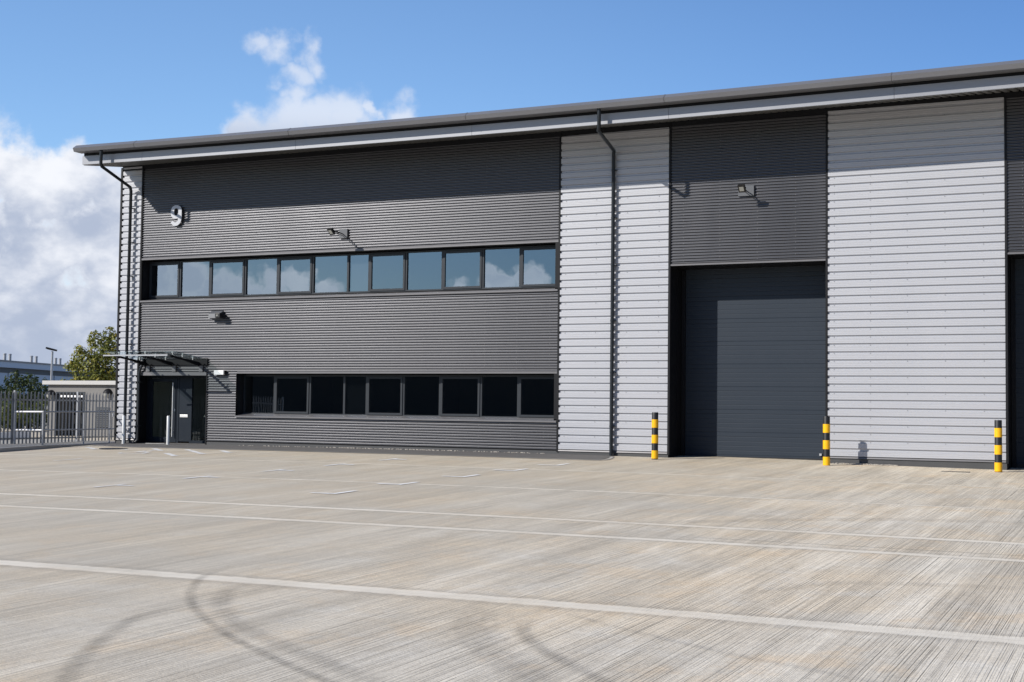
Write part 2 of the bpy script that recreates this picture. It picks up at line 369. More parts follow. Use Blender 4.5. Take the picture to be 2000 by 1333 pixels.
M['tyre'] = mk_decal('tyre rubber', (0.10, 0.098, 0.10), 0.29, 0.45, 0.36, 0.60, 0.30, along=True)
M['tyre_faint'] = mk_decal('faint tyre rubber', (0.13, 0.127, 0.13), 0.24, 0.45, 0.38, 0.62, 0.25, along=True)
M['line'] = mk_decal('white line paint', (0.78, 0.78, 0.77), 0.95, 0.05, 0.30, 0.48, 0.6)
M['line_worn'] = mk_decal('worn line paint', (0.72, 0.70, 0.66), 0.60, 0.15, 0.35, 0.55, 0.3)

# ------------------------------------------------------------------ mesh helpers
ROOT = {}      # object name -> world origin of its thing
class MB:
    def __init__(s):
        s.v, s.f, s.mi, s.uv = [], [], [], []
    def add(s, vs, fs, mi=0):
        o = len(s.v)
        s.v += [tuple(p) for p in vs]
        for f in fs:
            s.f.append([i + o for i in f]); s.mi.append(mi)
        return s
    def quad(s, a, b, c, d, mi=0):
        return s.add([a, b, c, d], [(0, 1, 2, 3)], mi)
    def box(s, x0, x1, y0, y1, z0, z1, mi=0, bev=0.0):
        if bev:
            bm = bmesh.new()
            bmesh.ops.create_cube(bm, size=1.0)
            for v in bm.verts:
                v.co = Vector(((x0 + x1) / 2 + v.co.x * (x1 - x0), (y0 + y1) / 2 + v.co.y * (y1 - y0), (z0 + z1) / 2 + v.co.z * (z1 - z0)))
            bmesh.ops.bevel(bm, geom=list(bm.edges), offset=bev, segments=2, affect='EDGES', profile=0.5)
            bm.verts.index_update()
            s.add([v.co[:] for v in bm.verts], [[v.index for v in f.verts] for f in bm.faces], mi)
            bm.free()
            return s
        vs = [(x, y, z) for z in (z0, z1) for y in (y0, y1) for x in (x0, x1)]
        return s.add(vs, [(0, 2, 3, 1), (4, 5, 7, 6), (0, 1, 5, 4), (2, 6, 7, 3), (0, 4, 6, 2), (1, 3, 7, 5)], mi)
    def obox(s, c, ax, ay, az, mi=0):
        c, ax, ay, az = map(Vector, (c, ax, ay, az))
        vs = [c + ax * i + ay * j + az * k for k in (-1, 1) for j in (-1, 1) for i in (-1, 1)]
        return s.add(vs, [(0, 2, 3, 1), (4, 5, 7, 6), (0, 1, 5, 4), (2, 6, 7, 3), (0, 4, 6, 2), (1, 3, 7, 5)], mi)
    def tube(s, pts, r, n=14, mi=0, cap=True):
        pts = [Vector(p) for p in pts]
        rings = []
        rr = r if isinstance(r, (list, tuple)) else [r] * len(pts)
        prev = None
        for i, p in enumerate(pts):
            if i == 0: t = (pts[1] - p).normalized(); k = 1.0
            elif i == len(pts) - 1: t = (p - pts[-2]).normalized(); k = 1.0
            else:
                a, b = (p - pts[i - 1]).normalized(), (pts[i + 1] - p).normalized()
                t = (a + b).normalized(); k = 1.0
            ref = Vector((0, 1, 0)) if abs(t.y) < 0.9 else Vector((1, 0, 0))
            if prev is not None: ref = prev
            u = (ref - t * ref.dot(t)).normalized(); w = t.cross(u); prev = u
            rings.append([p + (u * cos(2 * pi * j / n) + w * sin(2 * pi * j / n)) * rr[i] for j in range(n)])
        vs = [v for ring in rings for v in ring]
        fs = [(i * n + j, i * n + (j + 1) % n, (i + 1) * n + (j + 1) % n, (i + 1) * n + j) for i in range(len(pts) - 1) for j in range(n)]
        if cap:
            fs += [list(range(n))[::-1], [(len(pts) - 1) * n + j for j in range(n)]]
        return s.add(vs, fs, mi)
    def lathe(s, c, prof, n=20, mi=0):
        vs, fs = [], []
        for (r, z) in prof:
            vs += [(c[0] + r * cos(2 * pi * j / n), c[1] + r * sin(2 * pi * j / n), c[2] + z) for j in range(n)]
        for i in range(len(prof) - 1):
            fs += [(i * n + j, i * n + (j + 1) % n, (i + 1) * n + (j + 1) % n, (i + 1) * n + j) for j in range(n)]
        fs += [list(range(n))[::-1], [(len(prof) - 1) * n + j for j in range(n)]]
        return s.add(vs, fs, mi)
    def prism(s, poly, x0, x1, mi=0, zf=None):
        """poly of (y, z) swept along X in steps, z lifted by zf(x)"""
        k = max(1, int(abs(x1 - x0) / 1.2)) if zf else 1
        xs = [x0 + (x1 - x0) * i / k for i in range(k + 1)]
        n = len(poly)
        vs = [(x, y, z + (zf(x) if zf else 0.0)) for x in xs for (y, z) in poly]
        fs = [(i * n + j, (i + 1) * n + j, (i + 1) * n + (j + 1) % n, i * n + (j + 1) % n) for i in range(k) for j in range(n)]
        fs += [list(range(n)), [k * n + j for j in range(n)][::-1]]
        return s.add(vs, fs, mi)

def link(name, mb, mats, parent=None, smooth=False):
    org = Vector(ROOT.get(parent.name, (0, 0, 0))) if parent else Vector((0, 0, 0))
    me = bpy.data.meshes.new(name)
    me.from_pydata([tuple(Vector(v) - org) for v in mb.v], [], mb.f)
    mats = mats if isinstance(mats, (list, tuple)) else [mats]
    for m in mats:
        me.materials.append(M[m])
    me.polygons.foreach_set('material_index', mb.mi)
    if smooth:
        me.polygons.foreach_set('use_smooth', [True] * len(me.polygons))
        try: me.set_sharp_from_angle(angle=radians(40))
        except Exception: pass
    me.update()
    o = bpy.data.objects.new(name, me)
    COL.objects.link(o)
    if parent:
        o.parent = parent
        ROOT[o.name] = tuple(org)
    return o
def fix_normals(o):
    bm = bmesh.new(); bm.from_mesh(o.data)
    bmesh.ops.recalc_face_normals(bm, faces=bm.faces); bm.to_mesh(o.data); bm.free()

def tag(o, label, cat, group=None):
    o['label'] = label; o['category'] = cat
    if group: o['group'] = group
    return o
def thing(name, loc, label, cat, group=None):
    o = bpy.data.objects.new(name, None)
    COL.objects.link(o)
    o.location = loc
    ROOT[o.name] = tuple(loc)
    return tag(o, label, cat, group)
def structure(name, mb, mats, smooth=False):
    o = link(name, mb, mats, None, smooth)
    o['kind'] = 'structure'
    return o
def copy_tree(o, loc, label=None, group=None):
    r = o.copy(); COL.objects.link(r); r.location = loc
    if label: r['label'] = label
    if group: r['group'] = group
    for ch in list(o.children):
        c = ch.copy(); COL.objects.link(c); c.parent = r
        for g in list(ch.children):
            d = g.copy(); COL.objects.link(d); d.parent = c
    return r

# ------------------------------------------------------------------ ground
GC = (-0.17334328, -0.01427199, 0.01967069, -0.000359396, -0.000445244, 8.65957e-05)
def gz(x, y):
    x = min(max(x, -33.0), 3.0); y = min(max(y, -44.0), 2.0)
    return GC[0] + GC[1] * x + GC[2] * y + GC[3] * x * x + GC[4] * x * y + GC[5] * y * y
def axis(lo, hi, step, far):
    v = [-far, -far * 0.4, -far * 0.15]
    x = lo
    while x <= hi + 1e-6:
        v.append(round(x, 3)); x += step
    return sorted(set(v + [far * 0.15, far * 0.4, far]))
gx, gy = axis(-34, 4, 1.0, 2500), axis(-45, 3, 1.0, 2500)
g = MB()
for y in gy:
    for x in gx:
        g.v.append((x, y, gz(x, y)))
nx = len(gx)
for j in range(len(gy) - 1):
    for i in range(nx - 1):
        g.f.append([j * nx + i, j * nx + i + 1, (j + 1) * nx + i + 1, (j + 1) * nx + i]); g.mi.append(0)
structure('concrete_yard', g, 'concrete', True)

def strip(name, pts, width, mat, lift, closed=False):
    """ribbon of constant width lying on the yard, with UVs"""
    dense = []
    P = [Vector((p[0], p[1])) for p in pts]
    for i in range(len(P) - 1):
        p0, p1, p2, p3 = P[max(i - 1, 0)], P[i], P[i + 1], P[min(i + 2, len(P) - 1)]
        n = max(2, int((p2 - p1).length / 0.18)) if len(P) > 2 else max(2, int((p2 - p1).length / 0.4))
        for k in range(n):
            t = k / n
            dense.append(0.5 * ((2 * p1) + (p2 - p0) * t + (2 * p0 - 5 * p1 + 4 * p2 - p3) * t * t + (3 * p1 - p0 - 3 * p2 + p3) * t ** 3))
    dense.append(P[-1])
    mb = MB(); uv = []
    for i, p in enumerate(dense):
        a, b = dense[max(i - 1, 0)], dense[min(i + 1, len(dense) - 1)]
        t = (b - a).normalized(); nrm = Vector((-t.y, t.x)) * width * 0.5
        for q, u in ((p - nrm, 0.0), (p, 0.5), (p + nrm, 1.0)):
            mb.v.append((q.x, q.y, gz(q.x, q.y) + lift)); uv.append((u, i / (len(dense) - 1)))
    for i in range(len(dense) - 1):
        for k in (0, 1):
            mb.f.append([i * 3 + k, i * 3 + k + 1, i * 3 + 4 + k, i * 3 + 3 + k]); mb.mi.append(0)
    mb.uv = uv
    return mb
def merge(mbs):
    out = MB()
    for m in mbs:
        o = len(out.v)
        out.v += m.v; out.uv += m.uv
        out.f += [[i + o for i in f] for f in m.f]; out.mi += m.mi
    return out
def structure_uv(name, mb, mat):
    o = structure(name, mb, mat)
    lay = o.data.uv_layers.new(name='UVMap')
    for lp in o.data.loops:
        lay.data[lp.index].uv = mb.uv[lp.vertex_index]
    return o

TY = {
 'a': ([(-8.985, -22.389), (-8.835, -23.21), (-8.384, -23.985), (-7.903, -24.629), (-7.288, -25.256), (-6.496, -25.932), (-5.655, -26.527), (-5.061, -26.911), (-4.536, -27.249), (-3.9, -27.7)], 0.16, 'tyre'),
 'a2': ([(-8.156, -23.092), (-8.056, -23.827), (-7.475, -24.745), (-6.698, -25.523), (-5.864, -26.093), (-5.118, -26.565), (-4.474, -26.973), (-3.8, -27.4)], 0.30, 'tyre_faint'),
 'b': ([(-7.756, -24.817), (-7.803, -25.358), (-7.575, -25.944), (-7.169, -26.721), (-6.821, -27.288), (-6.374, -27.889), (-5.9, -28.5)], 0.24, 'tyre'),
 'c': ([(-5.346, -23.3), (-5.343, -23.856), (-5.074, -24.594), (-4.666, -25.277), (-4.141, -25.888), (-3.581, -26.535), (-3.0, -27.2)], 0.55, 'tyre_faint'),
 'c2': ([(-4.75, -24.0), (-4.62, -24.6), (-4.25, -25.2), (-3.7, -25.8), (-3.1, -26.4), (-2.5, -27.0)], 0.22, 'tyre'),
 'd': ([(-4.859, -23.614), (-4.394, -23.919), (-3.956, -24.224), (-2.912, -24.855), (-2.071, -25.246), (-1.514, -25.505), (-0.9, -25.8)], 0.14, 'tyre_faint'),
 'e': ([(-3.6, -22.3), (-2.994, -21.005), (-2.359, -20.628), (-1.127, -20.358), (0.4, -20.2)], 0.25, 'tyre_faint'),
 'f': ([(-8.036, -17.418), (-6.316, -15.878), (-3.769, -13.946), (-1.666, -13.39), (0.5, -13.0)], 0.35, 'tyre_faint'),
}
k = 0
for key, (pts, w, mt) in TY.items():
    k += 1
    structure_uv('tyre_mark', strip(key, pts, w, mt, 0.004 + 0.0022 * k), mt)

# tarmac footpath along the front of the building, its pale edging kerb, the raised kerb and verge at the left
path_edge = [(-31.2, -0.85), (-30.0, -1.25), (-28.2, -1.85), (-25.0, -1.98), (-19.8, -2.05), (-14.2, -2.10), (-12.7, -2.0)]
pb = MB()
def lerp_edge(x):
    for (xa, ya), (xb, yb) in zip(path_edge, path_edge[1:]):
        if xa <= x <= xb: return ya + (yb - ya) * (x - xa) / (xb - xa)
    return path_edge[-1][1]
xs = [-31.2 + 0.37 * i for i in range(51)]
xs = [x for x in xs if x < -12.75] + [-12.7]
for x in xs:
    e = lerp_edge(x)
    shift = 0.0
    for t in (0.0, 0.35, 0.7, 1.0):
        y = e * t + 0.6 * (1 - t)
        xx = min(x, -12.98 + 0.28 * (y + 0.4) / -1.6) if x > -13.2 else x
        pb.v.append((xx, y, gz(xx, y) + 0.008))
for i in range(len(xs) - 1):
    for t in range(3):
        pb.f.append([i * 4 + t, i * 4 + t + 1, i * 4 + 5 + t, i * 4 + 4 + t]); pb.mi.append(0)
structure('footpath', pb, 'tarmac')
eb = strip('edge', [(p[0], p[1] - 0.05) for p in path_edge[1:]] + [(-12.92, -0.55)], 0.10, None, 0.012)
structure('path_edging', eb, 'kerb')

kb = MB()
kpts = [(-29.85, -12.0), (-29.88, -8.0), (-29.92, -5.2), (-29.95, -3.4), (-30.05, -2.6), (-30.2, -1.6), (-30.3, -0.6), (-30.35, 0.3)]
lifts = [0.12, 0.12, 0.12, 0.11, 0.08, 0.05, 0.03, 0.02]
prev = None
for (x, y), l in zip(kpts, lifts):
    z = gz(x, y)
    ring = [(x, y, z - 0.05), (x, y, z + l - 0.012), (x - 0.015, y, z + l), (x - 0.14, y, z + l), (x - 0.14, y, z - 0.05)]
    o = len(kb.v); kb.v += ring
    if prev is not None:
        for j in range(4):
            kb.f.append([prev + j, o + j, o + j + 1, prev + j + 1]); kb.mi.append(0)
    prev = o
structure('kerb', kb, 'kerb')
vb = MB()
vp = [(x - 0.14, y, gz(x, y) + l - 0.006) for (x, y), l in zip(kpts, lifts)]
vb.v = vp + [(-90, y, z) for (x, y, z) in vp]
n = len(vp)
for i in range(n - 1):
    vb.f.append([i, i + 1, n + i + 1, n + i]); vb.mi.append(0)
o = len(vb.v)
vb.v += [vp[-1], (-90, vp[-1][1], vp[-1][2]), (-90, 140, 0.0), (-30.5, 140, 0.0)]
vb.f.append([o, o + 3, o + 2, o + 1]); vb.mi.append(0)
structure('verge', vb, 'verge')

# parking marks
def seg(a, b, w, lift=0.010):
    return strip('s', [a, b], w, None, lift)
A = [(-18.223, -13.816), (-18.112, -11.284), (-17.874, -8.866), (-17.722, -6.522), (-17.581, -4.208)]
B = [(-13.252, -13.767), (-13.271, -11.365), (-13.118, -8.938), (-12.989, -6.677), (-12.864, -4.497)]
for (x, y) in A:
    structure_uv('parking_marking', merge([seg((x - 0.02, y - 0.55), (x, y + 0.35), 0.13), seg((x + 0.05, y + 0.02), (x + 0.45, y), 0.16, 0.0115)]), 'line')
for (x, y) in B:
    structure_uv('parking_marking', merge([seg((x, y - 0.05), (x, y + 0.75), 0.13), seg((x - 0.50, y + 0.02), (x - 0.05, y), 0.16, 0.0115)]), 'line')
structure_uv('parking_marking', seg((-25.256, -8.0), (-25.25, -7.0), 0.12), 'line')
for a_, b_, w_ in [((-29.262, -2.375), (-28.138, -3.251), .18), ((-27.282, -3.045), (-26.849, -3.328), .15), ((-26.722, -2.377), (-25.717, -3.258), .18), ((-24.786, -4.201), (-23.65, -5.218), .18),
     ((-25.416, -2.509), (-23.46, -4.238), .18), ((-24.108, -2.6), (-23.162, -3.442), .18)]:
    structure_uv('hatched_marking', seg(a_, b_, w_), 'line')
structure_uv('bay_marking', merge([seg((-23.769, -5.113), (-23.285, -3.275), .12, 0.0125), seg((-23.285, -3.275), (-23.0, -2.4), .12, 0.0125)]), 'line_worn')
structure_uv('bay_marking', merge([seg((-28.315, -3.162), (-25.987, -3.266), .12, 0.0125)]), 'line_worn')
structure_uv('bay_marking', merge([seg((-25.72, -3.588), (-24.983, -2.919), .12, 0.0125)]), 'line_worn')
# wheelchair bay symbol (worn): head, back, seat, leg, wheel arc
wc = []
cx, cy = -25.85, -4.35
def wp(u, v): return (cx + u, cy + v)
arc = [wp(0.15 + 0.42 * cos(t), -0.05 + 0.42 * sin(t)) for t in [radians(a) for a in range(60, 345, 15)]]
wc.append(strip('w', arc, 0.11, None, 0.0135))
wc.append(seg(wp(-0.15, 0.75), wp(-0.05, 0.2), 0.13, 0.0145)); wc.append(seg(wp(-0.05, 0.2), wp(0.45, 0.15), 0.12, 0.0155))
wc.append(seg(wp(0.45, 0.15), wp(0.70, -0.40), 0.12, 0.0165)); wc.append(seg(wp(-0.17, 0.90), wp(-0.15, 1.12), 0.22, 0.0175))
wc.append(seg(wp(-0.10, 0.50), wp(0.28, 0.48), 0.10, 0.0185))
structure_uv('wheelchair_marking', merge(wc), 'line')

# ------------------------------------------------------------------ the warehouse
WH = thing('warehouse', (-15, 0, 0), 'long grey and silver metal clad warehouse unit with two window bands and roller doors', 'warehouse')
XL, XR, YB = -30.23, 14.0, 32.0
def sag(x):
    if x > -2.8: return 0.0
    t = (x + 16.5) / 13.7
    return -0.075 * max(0.0, 1 - t * t)

PITCH_D = 0.0768
def prof_dark(z0, z1):
    n0 = int(z0 / (PITCH_D / 12)) - 1
    out = [(z0, None)]
    z = n0 * PITCH_D / 12
    while z < z1:
        if z > z0 + 1e-4 and z < z1 - 1e-4: out.append((z, None))
        z += PITCH_D / 12
    out.append((z1, None))
    return [(z, -0.0135 - 0.0128 * math.tanh(2.3 * (sin(2 * pi * z / PITCH_D) + 0.12)) / math.tanh(2.3)) for z, _ in out]
PITCH_S = 0.2026
SIL = [(0.000, 0.047), (0.034, 0.047), (0.038, 0.0440), (0.044, 0.0440), (0.048, 0.047), (0.080, 0.047), (0.084, 0.0440), (0.090, 0.0440), (0.094, 0.047), (0.122, 0.047), (0.138, 0.004), (0.182, 0.004), (0.2026, 0.047)]
SIL_PH = 0.100
def sil_y(z):
    t = (z - SIL_PH) % PITCH_S
    for (a, d), (b, e) in zip(SIL, SIL[1:]):
        if a <= t <= b: return -(d + (e - d) * (t - a) / (b - a))
    return -0.047
def prof_silver(z0, z1):
    zs = {z0, z1}
    k = int((z0 - SIL_PH) / PITCH_S) - 1
    while SIL_PH + k * PITCH_S < z1:
        for a, d in SIL[:-1]:
            z = SIL_PH + k * PITCH_S + a
            if z0 < z < z1: zs.add(z)
        k += 1
    return [(z, sil_y(z)) for z in sorted(zs)]
def sheet(mb, x0, x1, z0, z1, kind):
    pr = prof_dark(z0, z1) if kind == 'd' else prof_silver(z0, z1)
    n = max(1, round((x1 - x0) / 3.0))
    for i in range(n):
        a = x0 + (x1 - x0) * i / n; b = x0 + (x1 - x0) * (i + 1) / n
        vs = []
        for z, y in pr: vs += [(a, y, z), (b, y, z)]
        mb.add(vs, [(2 * j, 2 * j + 1, 2 * j + 3, 2 * j + 2) for j in range(len(pr) - 1)])
def fasteners(mb, x0, x1, z0, z1, kind, step=1.0, ph=0.35):
    x = x0 + ph
    while x < x1 - 0.05:
        if kind == 'd':
            j = int(z0 / PITCH_D) + 1
            while (j + 0.25) * PITCH_D < z1 - 0.03:
                zc = (j + 0.25) * PITCH_D
                if (j + int(x * 3)) % 2 == 0:
                    mb.box(x - 0.006, x + 0.006, -0.0285, -0.019, zc - 0.014, zc + 0.010, 1)
                j += 1
        else:
            j = int((z0 - SIL_PH) / PITCH_S) + 1
            while SIL_PH + j * PITCH_S + 0.17 < z1 - 0.03:
                zc = SIL_PH + j * PITCH_S + 0.152
                mb.box(x - 0.008, x + 0.008, -0.012, -0.003, zc - 0.009, zc + 0.009, 1)
                j += 2 if int(x * 7) % 2 else 1
        x += step

def wex(x): return 0.0 if x < -15 else 0.078 * min(1, (x + 15) / 11)
CT = 8.80        # top of the cladding
U0, U1 = 4.455, 5.815    # upper window band (sill bottom, head)
L0, L1 = 0.822, 2.172    # lower band
XD0, XD1 = -29.36, -14.74
# dark office bay
mb = MB()
for x0, x1, z0, z1 in ((XD0, XD1, U1 + 0.07, CT), (XD0, XD1, L1 + 0.075, U0), (-26.64, -25.52, 0.06, L1 + 0.075), (-25.52, XD1, 0.06, L0)):
    sheet(mb, x0, x1, z0, z1, 'd'); fasteners(mb, x0, x1, z0, z1, 'd')
link('dark_cladding', mb, ['dark_clad', 'fastener'], WH, True)
# dark bays over the roller doors
RH = 5.04
for x0, x1 in ((-11.52, -7.40), (-3.04, 1.05)):
    mb = MB(); sheet(mb, x0, x1, RH + 0.06, CT + 0.10, 'd'); fasteners(mb, x0, x1, RH + 0.06, CT, 'd')
    link('dark_cladding', mb, ['dark_clad', 'fastener'], WH, True)
for x0, x1, zt in ((XL + 0.04, XD0, 8.86), (XD1, -11.55, 8.80), (-7.37, -3.07, 8.86), (1.1, XR, 8.9)):
    mb = MB(); sheet(mb, x0 + 0.03, x1 - 0.03, 0.10, zt, 's')
    if x1 - x0 > 1.5: fasteners(mb, x0, x1, 0.1, zt, 's', 0.9, 0.18)
    link('silver_cladding', mb, ['silver_clad', 'fastener_dark'], WH)

# vertical trims between bays, corner trim
def piece(name, mat, *a, **k):
    m_ = MB(); m_.box(*a, **k); return link(name, m_, mat, WH)
for x in (XD0, XD1, -11.55, -7.37, -3.07, 1.08):
    piece('trim', 'trim', x - 0.028, x + 0.028, -0.050, 0.02, 0.02, CT + 0.06)
piece('trim', 'trim', XL - 0.02, XL + 0.055, -0.053, 0.02, 0.02, 8.86)
# top closure strip under the soffit
mb = MB(); mb.prism([(-0.030, 8.760), (-0.030, 8.900), (0.02, 8.900), (0.02, 8.760)], XL + 0.06, XR, zf=wex)
link('closure_strip', mb, 'trim', WH)
for x0, x1 in ((XL + 0.06, XD0 - 0.03), (XD1 + 0.03, -11.58), (-7.34, -3.10), (1.11, XR)):
    mb = MB(); mb.prism([(-0.058, 0.045), (-0.046, 0.078), (0.0, 0.099), (0.0, 0.045)], x0, x1)
    link('base_flashing', mb, 'sill', WH)
for x0, x1 in ((XL, -29.42), (-26.60, -11.56), (-7.36, -3.08), (1.10, XR)):
    piece('plinth', 'plinth_grey', x0, x1, -0.025, 0.05, -0.35, 0.047)

# head and sill trims of the bands and doors
def head(x0, x1, z, h=0.07):
    mb = MB(); mb.prism([(-0.042, z), (-0.042, z + h - 0.02), (-0.020, z + h), (0.02, z + h), (0.02, z)], x0, x1)
    link('head_flashing', mb, 'sill', WH)
def sill(x0, x1, z, h=0.085):
    mb = MB(); mb.prism([(-0.075, z), (-0.075, z + 0.05), (0.36, z + h + 0.04), (0.36, z)], x0, x1)
    link('window_sill', mb, 'sill', WH)
head(XD0 + 0.03, XD1 - 0.03, U1); head(-25.50, XD1 - 0.03, L1); head(-29.42, -26.66, 2.11, 0.12)
head(-11.52, -7.40, RH, 0.055); head(-3.04, 1.05, RH, 0.055)
sill(XD0 + 0.03, XD1 - 0.03, U0); sill(-25.52, XD1 - 0.03, L0)

# reveals, with the jamb returns at the front of each opening
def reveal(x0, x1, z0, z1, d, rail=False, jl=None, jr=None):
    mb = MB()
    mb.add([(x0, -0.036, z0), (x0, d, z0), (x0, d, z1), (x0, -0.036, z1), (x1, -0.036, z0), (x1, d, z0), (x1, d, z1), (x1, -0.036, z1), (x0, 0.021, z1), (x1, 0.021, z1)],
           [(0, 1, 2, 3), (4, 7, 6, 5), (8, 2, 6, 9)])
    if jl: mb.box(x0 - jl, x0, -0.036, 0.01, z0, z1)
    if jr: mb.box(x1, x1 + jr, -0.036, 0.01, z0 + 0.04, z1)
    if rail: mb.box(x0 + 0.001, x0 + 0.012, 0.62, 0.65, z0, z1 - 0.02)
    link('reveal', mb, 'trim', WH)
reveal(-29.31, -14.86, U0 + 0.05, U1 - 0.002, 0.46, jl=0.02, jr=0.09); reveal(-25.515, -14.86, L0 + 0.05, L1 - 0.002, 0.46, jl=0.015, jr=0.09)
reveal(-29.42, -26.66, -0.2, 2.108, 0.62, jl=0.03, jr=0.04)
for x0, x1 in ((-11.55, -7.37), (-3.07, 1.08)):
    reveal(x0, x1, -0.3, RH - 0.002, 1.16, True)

# eaves: gutter, dark gap board, fascia, soffit, roof
mb = MB(); segs = [XL - 0.06, -27.9, -22.3, -16.6, -11.0, -5.4, 0.2, 5.8, XR]
for a, b in zip(segs, segs[1:]):
    mb.prism([(-2.19, 9.02), (-2.245, 9.125), (-2.09, 9.235), (-1.84, 9.27), (-1.84, 9.02)], a + 0.0035, b - 0.0035, zf=sag)
    mb.prism([(-2.196, 9.018), (-2.252, 9.126), (-2.095, 9.240), (-1.84, 9.272), (-1.84, 9.016)], b - 0.03, b - 0.004, zf=sag)
mb.tube([(XL - 0.13, -2.08, 9.16), (XL - 0.05, -2.08, 9.16)], 0.022, 8)
gut = link('gutter', mb, 'gutter', WH)
mb = MB(); mb.prism([(-1.80, 8.88), (-1.80, 9.03), (-1.74, 9.03), (-1.74, 8.88)], XL + 0.05, XR, zf=sag)
link('gutter_board', mb, 'trim', WH)
mb = MB()
for a, b in zip([XL - 0.03] + segs[1:], segs[1:]):
    mb.prism([(-1.835, 8.672), (-1.835, 8.94), (-1.80, 8.95), (-1.76, 8.95), (-1.76, 8.672)], a + 0.004, b - 0.004, zf=sag)
link('fascia', mb, 'fascia', WH)
mb = MB()
P_SO = 0.2026
x = XL
def so(x, y):     # soffit height
    t = (y + 1.76) / 1.76
    return 8.677 + sag(x) * (1 - t) + (0.230 + wex(x)) * t
xs_, i = [], 0
while x < XR:
    for dx, dz in ((0, 0), (0.115, 0), (0.128, 0.05), (0.19, 0.05)):
        if x + dx < XR: xs_.append((x + dx, dz))
    x += P_SO
vs = []
for x, dz in xs_:
    vs += [(x, -1.76, so(x, -1.76) + dz), (x, 0.01, so(x, 0) + dz)]
mb.add(vs, [(2 * j, 2 * j + 2, 2 * j + 3, 2 * j + 1) for j in range(len(xs_) - 1)])
link('soffit', mb, 'soffit', WH)
mb = MB()
mb.add([(XL - 0.03, -1.84, 9.12), (XR, -1.84, 9.12), (XR, 15, 10.7), (XL - 0.03, 15, 10.7), (XL - 0.03, YB + 1, 9.0), (XR, YB + 1, 9.0)], [(0, 1, 2, 3), (3, 2, 5, 4)])
mb.add([(XL - 0.03, -1.76, 8.66), (XL - 0.03, -1.76, 9.20), (XL - 0.03, 15, 10.66), (XL - 0.03, YB + 1, 8.96), (XL - 0.03, YB + 1, 8.5), (XL - 0.03, 15, 10.3), (XL - 0.03, 0, 8.90)], [(0, 1, 2, 5, 6), (2, 3, 4, 5)])
link('roof', mb, 'roof', WH)
mb = MB()
mb.add([(XL, 0, -0.4), (XL, YB, -0.4), (XL, YB, 9.0), (XL, 15, 10.66), (XL, 0, 9.2)], [(0, 1, 2, 3, 4)])
mb.add([(XR, 0, -0.4), (XR, YB, -0.4), (XR, YB, 9.0), (XR, 15, 10.66), (XR, 0, 9.2)], [(4, 3, 2, 1, 0)])
mb.quad((XL, YB, -0.4), (XR, YB, -0.4), (XR, YB, 9), (XL, YB, 9))
link('outer_wall', mb, 'silver_clad', WH)
# closing lining behind the cladding (keeps daylight out of the shed)
mb = MB()
for x0, x1, z0, z1 in ((XL, -14.86, U1, 9.2), (XL, -14.86, L1, U0 + 0.05), (XL, -29.31, U0, U1), (-26.66, -25.515, 0, L1), (-25.515, -14.86, -0.2, L0 + 0.05), (XL, -29.42, -0.2, L1), (-29.42, -26.66, 2.10, L1),
                       (-14.86, -11.55, -0.3, 9.2), (-11.55, -7.37, RH, 9.2), (-7.37, -3.07, -0.3, 9.2), (-3.07, 1.08, RH, 9.2), (1.08, XR, -0.3, 9.2)):
    mb.quad((x0, 0.021, z0), (x1, 0.021, z0), (x1, 0.021, z1), (x0, 0.021, z1))
link('lining', mb, 'trim', WH)

# windows -----------------------------------------------------------
FD = 0.34
def window(x0, x1, z0, z1, opener):
    f = MB(); w = 0.032
    f.box(x0, x0 + w, FD, FD + 0.07, z0, z1); f.box(x1 - w, x1, FD, FD + 0.07, z0, z1)
    f.box(x0 + w, x1 - w, FD + 0.001, FD + 0.07, z1 - 0.045, z1); f.box(x0 + w, x1 - w, FD + 0.001, FD + 0.07, z0, z0 + 0.045)
    fr = link('window', f, 'frame', WH)
    if opener:
        s = MB(); a = 0.030; sw = 0.062
        X0, X1, Z0, Z1 = x0 + a, x1 - a, z0 + 0.035, z1 - 0.050
        y0, y1 = FD - 0.022, FD + 0.05
        s.box(X0, X0 + sw, y0, y1, Z0, Z1); s.box(X1 - sw, X1, y0, y1, Z0, Z1)
        s.box(X0 + sw, X1 - sw, y0 + 0.001, y1, Z0, Z0 + sw); s.box(X0 + sw, X1 - sw, y0 + 0.001, y1, Z1 - sw, Z1)
        link('sash', s, 'frame', fr)
        gx0, gx1, gz0, gz1, gy = X0 + sw - 0.01, X1 - sw + 0.01, Z0 + sw - 0.01, Z1 - sw + 0.01, FD + 0.012
    else:
        gx0, gx1, gz0, gz1, gy = x0 + w - 0.005, x1 - w + 0.005, z0 + 0.04, z1 - 0.04, FD + 0.045
    p = MB()
    ti = radians(random.uniform(-0.10, 0.10)); tj = radians(random.uniform(-0.08, 0.08))
    hw, hh = (gx1 - gx0) / 2, (gz1 - gz0) / 2
    cx, cz = (gx0 + gx1) / 2, (gz0 + gz1) / 2
    p.quad(*[(cx + i * hw, gy + i * hw * ti + j * hh * tj, cz + j * hh) for i, j in ((-1, -1), (1, -1), (1, 1), (-1, 1))])
    link('pane', p, 'glass', fr)
UPX = [-29.31, -28.071, -26.902, -25.545, -24.337, -23.047, -21.80, -21.058, -19.799, -18.589, -17.278, -16.099, -14.87]
UPO = [1, 0, 1, 0, 1, 0, 0, 1, 0, 1, 0, 1]
for i, o_ in enumerate(UPO):
    window(UPX[i], UPX[i + 1], 4.60, U1 - 0.03, o_)
LOX = [-25.515, -24.357, -23.072, -21.855, -21.073, -19.819, -18.613, -17.291, -16.117, -14.87]
LOO = [0, 1, 0, 0, 1, 0, 1, 0, 1]
for i, o_ in enumerate(LOO):
    window(LOX[i], LOX[i + 1], 0.925, L1 - 0.03, o_)
